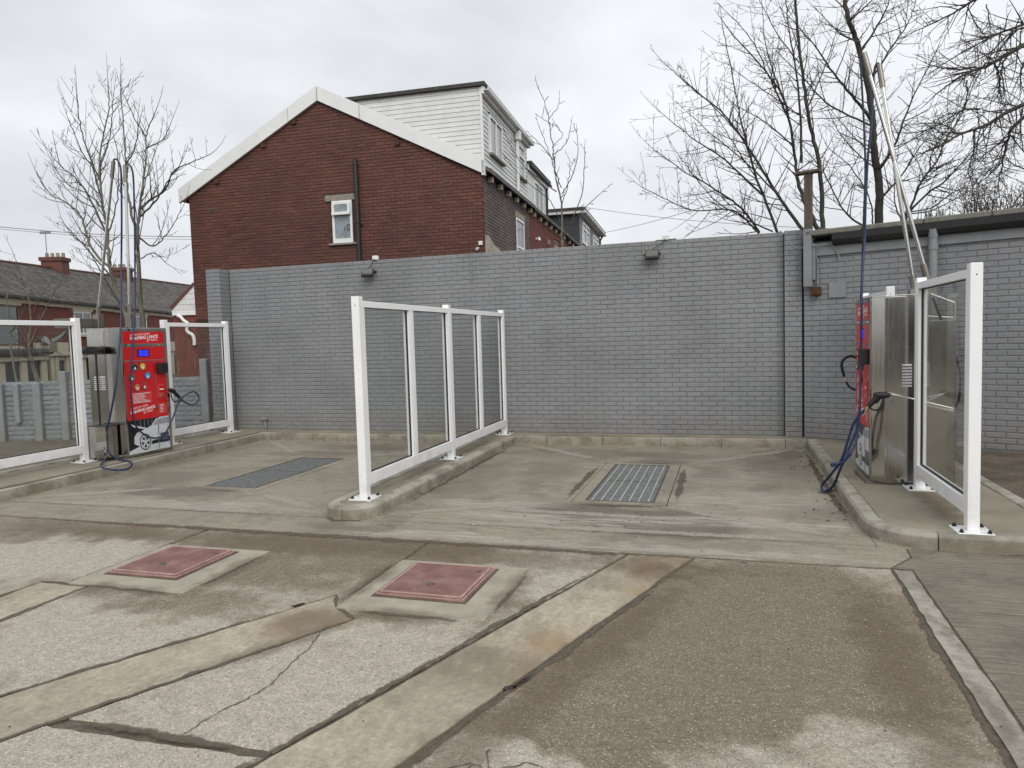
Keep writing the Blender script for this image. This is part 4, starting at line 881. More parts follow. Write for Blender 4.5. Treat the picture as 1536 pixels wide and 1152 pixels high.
# arm and tray on the first machine, lance holders
ba = thing('boom_bracket', 'grey steel box arm at the machine top carrying the leaning boom', 'bracket', tuple(PL(134, 487)), 0)
a = PL(134, 487); m_ = MB(); m_.box(a.x-.24, a.x+.14, 8.2, 8.62, 2.07, 2.21, bev=.005); m_.build('box_arm', 'steeldull', ba, world=True)
m_ = MB(); m_.prism([(a.x-.42, 1.86), (a.x-.24, 1.93), (a.x-.05, 2.065), (a.x-.12, 2.065), (a.x-.26, 1.97), (a.x-.42, 1.92)], 8.3, 8.34, 'y'); m_.build('gusset', 'zinc', ba, world=True)
m_ = MB(); m_.box(a.x+.142, a.x+.25, 8.52, 8.66, 2.03, 2.07); m_.build('foot', 'steeldull', ba, world=True)
for q in (-.15, .05): m_ = MB(); m_.cyl((a.x+q, 8.199, 2.16), .012, -.006, 'y', 8); m_.build('bolt', 'lampbody', ba, world=True)

def tube_of(name, mat, parent, pts, r, n=6, k=8):
    m_ = MB(); m_.tube(spline(pts, n), r, k); return m_.build(name, mat, parent, world=True)
# foam brush standing in its steel bucket
YB_ = 8.13
bx = at_y(145, 600, YB_).x
br = thing('foam_brush', 'black foam brush with long handle standing in a steel bucket at the machine side', 'brush', (bx, YB_, .12), 0)
h0, h1 = at_y(143.5, 528, YB_), at_y(150.5, 640, YB_)
m_ = MB(); q = at_y(144, 524, YB_); m_.prism([(q.x-.16, q.z+.0), (q.x-.12, q.z+.045), (q.x+.02, q.z+.04), (q.x+.13, q.z+.02), (q.x+.13, q.z-.03), (q.x-.02, q.z-.045), (q.x-.12, q.z-.035)], YB_-.06, YB_+.04, 'y'); hd = m_.build('brush_head', 'blackp', br, world=True, bevel=.012)
m_ = MB(); m_.box(q.x-.13, q.x+.14, YB_-.055, YB_+.035, q.z-.075, q.z-.035); m_.build('bristles', 'gasket', hd, world=True)
m_ = MB(); m_.tube([h0, h1], .014, 8); m_.build('handle', 'blackp', br, world=True)
g0 = at_y(151, 642, YB_); m_ = MB(); m_.tube([g0, g0+Vector((.03, 0, -.13)), g0+Vector((.02, -.02, -.26)), g0+Vector((0.05, -.02, -.36))], [.02, .022, .016, .012], 8); m_.build('trigger_grip', 'blackp', br, world=True)
m_ = MB(); m_.tube([g0+Vector((.01, 0, -.02)), g0+Vector((.09, 0, -.12)), g0+Vector((.10, -.01, -.24)), g0+Vector((.15, -.01, -.38))], [.016, .014, .012, .01], 8); m_.build('trigger_guard', 'blackp', br, world=True)
bk = thing('lance_bucket', 'small stainless steel lance bucket fixed low on the machine side', 'bucket', (at_y(145, 680, YB_).x, YB_, .3), 0)
c0, c1 = at_y(131.5, 640, 8.0), at_y(158, 640, 8.0); zt_, zb_ = c0.z, at_y(140, 690, 8.0).z+.03
m_ = MB()
m_.box(c0.x, c1.x, 8.0, 8.006, zb_, zt_); m_.box(c0.x, c1.x, 8.194, 8.2, zb_, zt_); m_.box(c0.x, c0.x+.006, 8.006, 8.194, zb_, zt_); m_.box(c1.x-.006, c1.x, 8.006, 8.194, zb_, zt_); m_.box(c0.x+.006, c1.x-.006, 8.006, 8.194, zb_, zb_+.006)
m_.build('tray', 'steel', bk, world=True)
m_ = MB(); m_.box(c0.x-.01, c1.x+.05, 7.995, 8.2, zt_, zt_+.012); m_.build('rim', 'blackp', bk, world=True)

# ================================================================== HOSES AND GUNS
def gun(parent, tip, back, grip, guard, name='spray_gun'):
    tip, back, grip = Vector(tip), Vector(back), Vector(grip); d = (back-tip); m_ = MB()
    m_.tube([tip, tip+d*.25, tip+d*.55, tip+d*.8, back], [.020, .032, .038, .034, .024], 10)
    m_.tube([tip+d*.72, tip+d*.8+(grip-back)*.4, grip], [.032, .029, .024], 10)
    g_ = m_.build(name, 'blackp', parent, world=True)
    m_ = MB(); u = grip-back
    m_.tube(spline([tip+d*.38]+[Vector(q) for q in guard]+[grip], 5), .0095, 6); m_.build('trigger_guard', 'blackp', g_, world=True)
    m_ = MB(); m_.tube(spline([tip+d*.55, tip+d*.5+u*.3, tip+d*.6+u*.75], 4), .009, 6); m_.build('trigger', 'gasket', g_, world=True)
    e = (grip-back).normalized(); m_ = MB(); m_.tube([grip, grip+e*.05], .013, 8); m_.tube([grip+e*.05, grip+e*.09], .010, 8); m_.build('coupling', 'brass', g_, world=True); return g_
# hose A: from the leaning boom to the brush
hs = thing('wash_hose', 'blue hose hanging from the leaning boom to the ground beside the brush', 'hose', tuple(PL(158, 690, 8.05)), 0, 'blue hoses hanging from the booms')
YA = 8.02
pts = [PL(182, 268), PL(182.5, 330), PL(182, 400), PL(181.5, 480, 8.3)]+[at_y(x, y, yy) for x, y, yy in [(178, 530, 8.15), (173, 580, YA), (166, 620, YA), (160, 645, YA), (157, 662, YA), (158, 680, YA-.02)]]
g_ = [Vector((*at_y(x, y, 8.0).to_tuple()[:1], 8.0, 0)) for x, y in [(158, 690)]]
def onz(px, py, z=.128):
    v = CD*FPX+CR*(px-768)-CU*(py-576); return Vector((0, 0, EYE))+v*((z-EYE)/v.z)
pts += [at_y(158, 688, 8.0)]+[onz(x, y, zz) for x, y, zz in [(151, 698.5, .14), (162, 703.5, .135), (178, 705, .135), (191, 703.5, .12), (198, 697, .14), (193, 691.5, .14), (178, 689, .14)]]+[at_y(166, 682, YA), at_y(161, 668, YA), at_y(160, 650, YA), at_y(155, 640, YA+.03)]
tube_of('hose', 'bluehose', hs, pts, .0135, 6, 8)
c = at_y(158.5, 676, YA-.02); m_ = MB(); m_.cyl((c.x, c.y, c.z-.03), .017, .05, 'z', 8); m_.build('coupling', 'chrome', hs, world=True)
# hose B: from the upright boom, across the front to the gun
hs = thing('wash_hose', 'dark blue hose crossing the red front to a black gun hung behind it', 'hose', tuple(at_x(246, 652, -8.36)), 0, 'blue hoses hanging from the booms')
XF = -8.36
pts = [PL(200.5, 274), PL(202, 340), PL(202.5, 420), PL(202, 470, 8.5)]+[at_x(x, y, XF) for x, y in [(199, 520), (196, 560), (197, 600), (202, 634), (214, 650), (230, 657), (246, 652), (258, 630), (266, 608), (272.5, 598)]]+[at_x(x, y, XF+dx) for x, y, dx in [(281, 591, .0), (290, 587.5, .02), (297, 592, .04), (297.5, 600, .05), (290, 607.5, .05), (281, 605, .04), (274, 601, .03), (270, 597, .02)]]
tube_of('hose', 'bluehose', hs, pts, .0125, 6, 8)
gun(hs, at_x(253, 584.5, XF+.02), at_x(262, 587, XF+.02), at_x(269, 596, XF+.02), [at_x(257, 594, XF+.02), at_x(261, 602, XF+.02), at_x(266, 602, XF+.02)])
# hoses of the second machine
hs = thing('wash_hose', 'blue hose with a black gun, looping to the ground at the steel sided machine', 'hose', tuple(at_y(1240, 735, 7.9)), 0, 'blue hoses hanging from the booms')
YH = 7.93
pts = [at_y(x, y, YR) for x, y in [(1310.5, 112), (1307, 187), (1302, 235), (1298.5, 300), (1297, 359)]]+[at_y(x, y, yy) for x, y, yy in [(1293.5, 411, 8.4), (1292, 480, 8.3), (1291, 550, 8.2), (1289, 620, 8.1), (1284, 662, 8.0), (1268, 690, 7.92), (1250, 699, 7.9), (1248, 695.5, 7.9), (1262, 694, 7.9), (1277, 681, 7.9)]]
tube_of('hose', 'bluehose', hs, pts, .0125, 6, 8)
pts = [at_y(x, y, YH) for x, y in [(1299, 613), (1290, 622), (1280, 636), (1272, 660), (1262, 690)]]+[onz(1246, 712, .2), onz(1233, 728, .05), onz(1236, 737, .03), onz(1250, 728, .05)]+[at_y(x, y, YH-.05) for x, y in [(1262, 700), (1272, 676), (1281, 655), (1287, 636), (1289.5, 612)]]
tube_of('hose', 'bluehose', hs, pts, .0135, 6, 8)
gg = gun(hs, at_y(1335, 592.5, YH-.03), at_y(1310, 593, YH-.03), at_y(1302, 610, YH-.03), [at_y(1324, 602, YH-.03), at_y(1319, 613, YH-.03), at_y(1311, 615, YH-.03)])
m_ = MB(); m_.tube([at_y(1337, 591, YH), at_y(1430, 613, 8.0)], .0075, 8); m_.build('lance', 'chrome', hs, world=True)
hs = thing('wash_hose', 'thin dark hose hanging straight from the brown tipped boom', 'hose', tuple(at_y(1299, 300, YR)), 0, 'blue hoses hanging from the booms')
tube_of('hose', 'darkhose', hs, [at_y(x, y, YR) for x, y in [(1291, 98), (1294, 150), (1296, 190), (1298, 256), (1295.5, 330)]]+[at_y(x, y, yy) for x, y, yy in [(1293, 411, 8.55), (1290.5, 480, 8.8), (1290, 560, 9.0), (1288, 600, 9.05)]], .0105, 6, 8)
hs = thing('rubber_hose', 'short black hose end looping out beyond the red front of the steel sided machine', 'hose', tuple(at_y(1270, 560, 9.0)), 0)
tube_of('hose', 'blackp', hs, [at_y(x, y, 9.0) for x, y in [(1290, 545), (1282, 535.5), (1272, 535), (1263.5, 542), (1263, 553), (1267.5, 567)]], .016, 6, 8)
tube_of('hose_tail', 'bluehose', hs, [at_y(x, y, 9.0) for x, y in [(1267.5, 567), (1271, 576), (1278, 583), (1290, 587)]], .0125, 6, 8)
m_ = MB(); c = at_y(1268, 568, 9.0); m_.tube([c+Vector((-.01, 0, .02)), c+Vector((.015, 0, -.03))], .018, 8); m_.build('coupling', 'chrome', hs, world=True)
lh = thing('lance_rest', 'bent stainless plate holding the lance along the steel machine side', 'bracket', (1.95, 7.99, 1.0), 0)
m_ = MB(); A_, B_, C_ = at_y(1337, 593, 8.0), at_y(1370, 602, 8.0), at_y(1420, 588, 8.0)
m_.add([A_, at_y(1430, 614, 8.0), at_y(1430, 617.5, 8.0), at_y(1337, 597, 8.0), *(Vector(p)+Vector((0, .025, 0)) for p in (A_, at_y(1430, 614, 8.0), at_y(1430, 617.5, 8.0), at_y(1337, 597, 8.0)))], [(0, 3, 2, 1), (4, 5, 6, 7), (0, 1, 5, 4), (3, 7, 6, 2)]); m_.build('plate', 'louvre', lh, world=True)
m_ = MB(); m_.tube([at_y(1388, 603, 7.98), at_y(1419, 589, 7.98)], .005, 6); m_.build('wire', 'chrome', lh, world=True)
rk = thing('boom_rack', 'stainless bracket with a sloping black strut on the low cabinet behind the front screen', 'bracket', (2.0, 8.3, 1.78), 0)
m_ = MB(); m_.tube([at_y(1396, 441, 8.2), at_y(1432, 454, 8.2)], .010, 6); m_.tube([at_y(1432, 454, 8.2), at_y(1432, 600, 8.2)], .014, 8); m_.tube([at_y(1390, 474, 8.2), at_y(1430, 476, 8.2)], .006, 6); m_.build('rail', 'steelpole', rk, world=True)
m_ = MB(); m_.tube(spline([at_y(1399, 446, 8.15), at_y(1412, 480, 8.15), at_y(1428, 520, 8.15), at_y(1440, 560, 8.15), at_y(1438, 600, 8.15), at_y(1430, 612, 8.15)], 5), .012, 8); m_.build('strut_hose', 'blackp', rk, world=True)

# ================================================================== BROWN BRICK HOUSE (gable towards the yard)
HA = rad(3)
hO = Vector((-5.08, 14.93, 0))
house = thing('brick_house', 'end terrace house with big dark red brick gable and white bargeboards', 'house', tuple(hO), HA)
GW = 7.45; EZ = 5.34; RZ = 7.42; AX = -3.86
HL = 4.75      # depth of the first house along the street
def roofz(s): return EZ+(RZ-EZ)*(1-abs(s-AX)/(GW/2+.0)) if True else 0
# body
m_ = MB(); m_.prism([(-GW, -1.5), (0, -1.5), (0, EZ), (AX, RZ), (-GW, EZ)], .0065, HL, 'y'); m_.build('wall', 'redjoint', house)
WX0, WX1, WZ0, WZ1 = -3.63, -3.13, 4.03, 5.0
def keepg(s, z):
    if z > roofz(s)-.03: return False
    if WX0-.13 < s < WX1+.13 and WZ0-.06 < z < WZ1+.16: 
        if not (z < WZ1 and (s < WX0-.11 or s > WX1+.11)): return False
    return z > 3.25 or s < -6.6
lay(house, 'redbrick', -GW, 0, .3, 96, keepg, local_eye(house), 300, 21, jit=.003, course=.075)
# roof planes
def roofplane(s0, z0, s1, z1, y0, y1, th=.09):
    m_ = MB(); m_.prism([(s0, z0), (s1, z1), (s1, z1+th), (s0, z0+th)], y0, y1, 'y'); return m_
roofplane(-GW-.2, EZ-.06, AX, RZ+.10, .0, HL).build('roof_slope', 'slate', house); roofplane(AX, RZ+.10, .18, EZ-.0, .0, HL).build('roof_slope', 'slate', house)
# bargeboards: four lengths with visible butt joints
def barge(p, q, hh=.335):
    m_ = MB(); d = Vector((q[0]-p[0], q[1]-p[1])).normalized()
    m_.prism([p, q, (q[0], q[1]+hh), (p[0], p[1]+hh)], -.075, -.005, 'y'); return m_.build('bargeboard', 'barge', house, bevel=.004)
def lerp(a, b, k): return (a[0]+(b[0]-a[0])*k, a[1]+(b[1]-a[1])*k)
Lb, Ab, Rb = (-GW-.23, EZ-.10), (AX, RZ-.14), (.06, EZ-.04)
barge(Lb, lerp(Lb, Ab, .80)); barge(lerp(Lb, Ab, .803), lerp(Lb, Ab, .997)); barge(lerp(Ab, Rb, .003), lerp(Ab, Rb, .262)); barge(lerp(Ab, Rb, .266), Rb)
part('barge_end', 'barge', house, (-.0, .07, -.075, .04, EZ-.06, EZ+.26))
# small window
wn = part('window', 'upvc', house, (WX0, WX0+.055, -.03, .04, WZ0, WZ1), (WX1-.055, WX1, -.03, .04, WZ0, WZ1), (WX0+.055, WX1-.055, -.03, .04, WZ0, WZ0+.1), (WX0+.055, WX1-.055, -.03, .04, WZ1-.05, WZ1), (WX0+.055, WX1-.055, -.03, .04, 4.66, 4.72))
part('pane', 'frost', wn, (WX0+.055, WX1-.055, .0, .006, WZ0+.1, 4.66)); part('pane', 'frost', wn, (WX0+.055, WX1-.055, .012, .02, 4.72, WZ1-.05))
part('opening_light', 'upvc', wn, (WX0+.02, WX1-.03, -.10, -.05, 4.665, 4.73), (WX0+.02, WX1-.03, -.05, -.02, 4.91, 4.97), (WX0+.02, WX0+.08, -.08, -.03, 4.73, 4.91), (WX1-.09, WX1-.03, -.08, -.03, 4.73, 4.91))
part('pane', 'frost', wn, (WX0+.08, WX1-.09, -.06, -.052, 4.73, 4.91))
m_ = MB(); m_.tube([( -3.24+.035*math.cos(a*.5), -.004, 4.38+.075*math.sin(a*.5)) for a in range(14)], .008, 6); m_.tube([(-3.34, -.004, 4.3), (-3.335, -.004, 4.4)], .006, 5); m_.build('window_ornament', 'cable', wn)
part('lintel', 'lintel', house, (-3.80, -3.02, -.035, .02, 4.99, 5.13), bev=.01); part('sill', 'lintel', house, (-3.74, -3.02, -.06, .03, 3.98, 4.03), bev=.008)
part('reveal', 'redjoint', house, (WX0-.12, WX0, -.002, .03, WZ0, WZ1-.01)); part('reveal', 'redjoint', house, (WX1, WX1+.12, -.002, .03, WZ0, WZ1-.01))
m_ = MB(); m_.tube([(-2.97, -.075, 3.0), (-2.97, -.075, 5.86)], .052, 12); m_.tube([(-2.97, -.075, 5.86), (-2.97, -.075, 5.90)], [.058, .03], 12)
for z in (4.44, 5.74): m_.tube([(-2.97, -.075, z), (-2.97, -.075, z+.07)], .064, 12)
m_.box(-3.06, -2.88, -.04, -.005, 4.4, 4.43); m_.build('soil_pipe', 'pipe', house)
for s_, z_ in ((-6.8, 5.02), (-.83, 5.2)): part('air_brick', 'joint2', house, (s_-.115, s_+.115, -.008, .0, z_-.045, z_+.045)); part('air_brick_face', 'redjoint', house, (s_-.1, s_+.1, -.012, -.007, z_-.03, z_+.03))
for s_ in (-6.63, -5.32, -3.9-.6, -1.95): part('purlin_end', 'redjoint', house, (s_-.06, s_+.06, -.045, 0, roofz(s_)-.24, roofz(s_)-.14))
part('alarm_box', 'boxwhite', house, (-.13, -.04, -.06, .0, 3.78, 3.87), bev=.01)
m_ = MB(); m_.tube([(-.16, -.09, 3.70), (-.14, -.02, 3.72)], [.036, .025], 10); m_.build('camera_dome', 'boxwhite', house)
part('band', 'gasket', house, (-GW, -6.7, -.010, .0, 2.36, 2.385))
# street side: local x = 0 plane, bricks run along +y
def side_frame(y0): 
    e = bpy.data.objects.new('side_brickwork', None); return e
def side_bricks(parent, y0, y1, z0, n, mat, seed, holes=()):
    rng = random.Random(seed); mb = MB()
    for r in range(n):
        z = z0+.075*r+.0375; y = y0-(.112 if r % 2 else 0)
        while y < y1:
            a, b = max(y, y0), min(y+.215, y1); c = (a+b)/2
            if b-a > .04 and not any(h0 < c < h1 and k0 < z < k1 for h0, h1, k0, k1 in holes):
                V, F = brick_mesh(b-a); mb.cur = rng.random(); j = rng.uniform(-.002, .002); mb.add([(.009-p[1]+j, c+p[0], z+p[2]) for p in V], F)
            y += .225
    return mb.build('brickwork', mat, parent, kind='stuff')
side_bricks(house, .05, 4.72, 3.3, 27, 'greybrick', 31, [(2.95, 3.97, 3.0, 5.02)])
m_ = MB(); rr = random.Random(9); P_ = [(0.03, 3.2)]+[(.03, 4.0)]+[(.25, 4.02), (.5, 3.95), (.8, 3.86), (1.2, 3.82), (1.7, 3.74), (2.1, 3.6), (2.3, 3.2)]
m_.prism(P_, .006, .022, 'x'); m_.build('render_patch', 'render', house)
def swin(name, parent, y0, y1, z0, z1, x, split=None, frame='upvc', pane='pane', depth=.05, cross=None, fwid=.06):
    """window in a wall that looks along +x"""
    f = fwid; bx = [(x, x+depth, y0, y0+f, z0, z1), (x, x+depth, y1-f, y1, z0, z1), (x, x+depth, y0+f, y1-f, z0, z0+f), (x, x+depth, y0+f, y1-f, z1-f, z1)]
    if split: bx.append((x, x+depth, y0+(y1-y0)*split-f*.5, y0+(y1-y0)*split+f*.5, z0+f, z1-f))
    if cross: bx.append((x, x+depth, y0+f, y1-f, z0+(z1-z0)*cross-f*.5, z0+(z1-z0)*cross+f*.5))
    wv = part(name, frame, parent, *bx); part('pane', pane, wv, (x+depth*.3, x+depth*.3+.01, y0+f*.8, y1-f*.8, z0+f*.8, z1-f*.8)); return wv
swin('window', house, 3.0, 3.92, 3.2, 4.86, -.02, None, cross=.55); part('lintel', 'stone', house, (-.05, .03, 2.95, 4.05, 4.87, 5.02), bev=.006)
part('reveal', 'redjoint', house, (-.03, .012, 3.93, 4.0, 3.2, 4.87)); part('reveal', 'redjoint', house, (-.03, .012, 2.95, 2.99, 3.2, 4.87))
m_ = MB(); m_.prism([(.02, 5.36), (.17, 5.36), (.18, 5.44), (.165, 5.44), (.155, 5.38), (.02, 5.38)], .03, 4.75, 'y'); m_.build('gutter', 'gutter', house)
part('eaves_fascia', 'upvc', house, (.0, .02, .03, 4.75, 5.40, 5.60))
part('eaves_board', 'gutter', house, (.0, .022, .03, 4.75, 5.24, 5.40))
for k in range(6): part('corbel', 'stone', house, (.0, .13, .35+k*.82, .47+k*.82, 5.2, 5.33), bev=.008)
# dormer of the first house
DT = 7.22
dz_at = lambda s: max(roofz(min(0, s)), 5.5)
dorm = thing('dormer_placeholder', None, None) if False else house
m_ = MB(); m_.prism([(-.02, 5.5), (-.02, DT), (-3.2, DT), (-3.2, 7.0)], .10, 4.62, 'y'); m_.build('dormer_wall', 'board', house)
k = 0; z = 5.50
while z < DT-.02:
    z1 = min(z+.102, DT); s_end = AX+(RZ-z)*(-(GW/2)/(RZ-EZ))*-1 if False else -(z-EZ)/(RZ-EZ)*(GW/2+.1)-.05
    s_end = max(s_end-.5, -3.3)
    m_ = MB(); m_.add([(s_end, .10, z), (-.02, .10, z), (-.02, .083, z), (s_end, .083, z), (s_end, .10, z1-.006), (-.02, .10, z1-.006), (-.02, .092, z1-.006), (s_end, .092, z1-.006)], [(0, 3, 2, 1), (3, 7, 6, 2), (4, 5, 6, 7), (1, 2, 6, 5), (0, 4, 7, 3)]); m_.cur = rg.random(); m_.build('cladding_board', 'board', house)
    # street face
    for (ya, yb) in ((.12, .60), (.6, 1.86), (1.86, 3.42), (3.42, 4.30), (4.30, 4.60)):
        lo, hi = (5.88, 6.86) if ya == .6 else (5.98, 6.92) if ya == 3.42 else (9, 9)
        if z+.06 > lo and z+.06 < hi: continue
        m_ = MB(); m_.add([(-.02, ya, z), (-.02, yb, z), (.006, yb, z), (.006, ya, z), (-.02, ya, z1-.006), (-.02, yb, z1-.006), (-.008, yb, z1-.006), (-.008, ya, z1-.006)], [(0, 3, 2, 1), (3, 7, 6, 2)[::-1], (4, 5, 6, 7), (0, 4, 7, 3), (1, 2, 6, 5)]); m_.cur = rg.random(); m_.build('cladding_board', 'board', house)
    z += .102
part('corner_trim', 'upvc', house, (-.03, .02, .065, .125, 5.5, DT-.02))
m_ = MB(); m_.box(-3.35, .10, .0, 4.85, DT+.0, DT+.075); m_.build('dormer_roof', 'felt', house)
part('dormer_fascia', 'upvc', house, (.02, .07, .05, 4.8, DT-.17, DT-.002)); part('dormer_soffit', 'upvc', house, (-.02, .018, .1, 4.75, DT-.19, DT-.15))
m_ = MB(); m_.prism([(.072, DT-.10), (.165, DT-.10), (.185, DT-.02), (.17, DT-.02), (.155, DT-.085), (.072, DT-.085)], .05, 4.86, 'y'); m_.build('dormer_gutter', 'upvc', house)
w1 = swin('dormer_window', house, .66, 1.80, 5.94, 6.80, -.03, .5, pane='panelt', depth=.06, fwid=.055); part('sill', 'lintel', w1, (.0, .085, .62, 1.86, 5.885, 5.935)); part('head', 'gasket', w1, (-.02, .012, .66, 1.80, 6.80, 6.85))
w2 = swin('dormer_window', house, 3.50, 4.22, 6.02, 6.88, -.03, None, pane='panelt', depth=.06, cross=.66, fwid=.055); part('sill', 'lintel', w2, (.0, .085, 3.46, 4.27, 5.97, 6.015))
m_ = MB(); m_.tube([(.05, 3.22, DT-.12), (.05, 3.22, 5.55)], .042, 10); m_.box(.02, .15, 3.12, 3.32, DT-.36, DT-.12, bev=.01); m_.build('downpipe', 'upvc', house)

# neighbours further along the street
def neighbour(label, y0, y1, wallmat, jm, ez, ystart):
    t = thing('brick_house', label, 'house', tuple(hO+Vector((-math.sin(HA)*y0, math.cos(HA)*y0, 0))), HA, 'terrace houses behind the grey wall')
    L = y1-y0
    m_ = MB(); m_.prism([(-GW, -1.5), (-.02, -1.5), (-.02, ez), (AX, RZ-.1), (-GW, ez)], .01, L, 'y'); m_.build('wall', jm, t)
    m_ = roofplane(AX, RZ-.05, .16, ez+.02, 0.0, L); m_.build('roof_slope', 'slate', t)
    m_ = MB(); m_.prism([(.0, ez), (.13, ez), (.14, ez+.08), (.12, ez+.08), (.0, ez+.03)], .0, L, 'y'); m_.build('gutter', 'wood', t)
    for k in range(int(L/.85)): part('corbel', 'stone', t, (-.01, .11, .3+k*.85, .42+k*.85, ez-.14, ez-.01), bev=.008)
    return t
n1_ = neighbour('brighter red brick terrace house with a pale stone lintel, along from the gable', 4.76, 11.0, 'redbrick2', 'joint2', 5.32, 0)
side_bricks(n1_, .02, 6.2, 3.3, 26, 'redbrick2', 33, [(3.75, 4.9, 3.0, 5.0)])
swin('window', n1_, 3.9, 4.75, 3.2, 4.52, -.02, None); part('lintel', 'stone', n1_, (-.04, .03, 3.75, 4.9, 4.55, 4.80), bev=.006)
m_ = MB(); m_.tube([(.0, .7, 4.6), (.12, .7, 4.62)], .03, 8); m_.tube([(.12, .7, 4.56), (.12, .7, 4.66)], [.05, .02], 10); m_.build('security_light', 'boxwhite', n1_)
part('vent', 'lintel', n1_, (.01, .07, 2.5, 2.75, 4.66, 4.82))
m_ = MB(); m_.box(-3.0, -.04, .02, 2.75, 5.3, 6.62); m_.build('dormer_wall', 'board', n1_)
m_ = MB(); m_.box(-3.2, .10, .0, 2.95, 6.622, 6.70); m_.build('dormer_roof', 'felt', n1_); part('dormer_fascia', 'upvc', n1_, (-.03, .03, .02, 2.9, 6.45, 6.62)); m_ = MB(); m_.tube([(.07, 0, 6.58), (.07, 3.05, 6.58)], .05, 8); m_.build('dormer_gutter', 'gutter', n1_)
swin('dormer_window', n1_, .85, 2.1, 5.5, 6.34, -.05, .5, depth=.05); m_ = MB(); m_.tube([(.0, 2.72, 6.5), (.0, 2.72, 5.35)], .035, 8); m_.build('downpipe', 'gutter', n1_)
n2_ = neighbour('terrace house with a charcoal and grey clad dormer, farthest along the street wall', 11.02, 22, 'redbrick2', 'redjoint', 5.30, 0)
m_ = MB(); m_.box(-4.0, -.06, 3.8, 11.0, 5.2, 6.82); m_.build('dormer_wall', 'greyclad', n2_)
for k in range(4): part('cladding_board', 'darkclad', n2_, (-4.0, -.03, 3.765, 3.795, 5.22+k*.4, 5.61+k*.4))
for k in range(5): part('cladding_board', 'greyclad', n2_, (-.058, -.03, 3.8, 11.0, 5.22+k*.32, 5.53+k*.32))
m_ = MB(); m_.box(-4.2, .25, 3.4, 11.3, 6.97, 7.05); m_.build('dormer_roof', 'felt', n2_); part('dormer_fascia', 'upvc', n2_, (-4.1, .16, 3.5, 11.2, 6.825, 6.965)); m_ = MB(); m_.tube([(.22, 3.5, 6.9), (.22, 11.3, 6.9)], .07, 8); m_.build('dormer_gutter', 'upvc', n2_)
swin('dormer_window', n2_, 4.5, 6.6, 5.7, 6.62, -.03, .5, depth=.06, cross=.7, fwid=.09); swin('dormer_window', n2_, 8.0, 10.0, 5.6, 6.55, -.03, .5, depth=.06, cross=.7, fwid=.09)
m_ = MB(); m_.tube([(.1, 11.1, 6.85), (-.01, 10.9, 6.6), (-.01, 10.9, 5.2)], .05, 8); m_.build('downpipe', 'gutter', n2_)

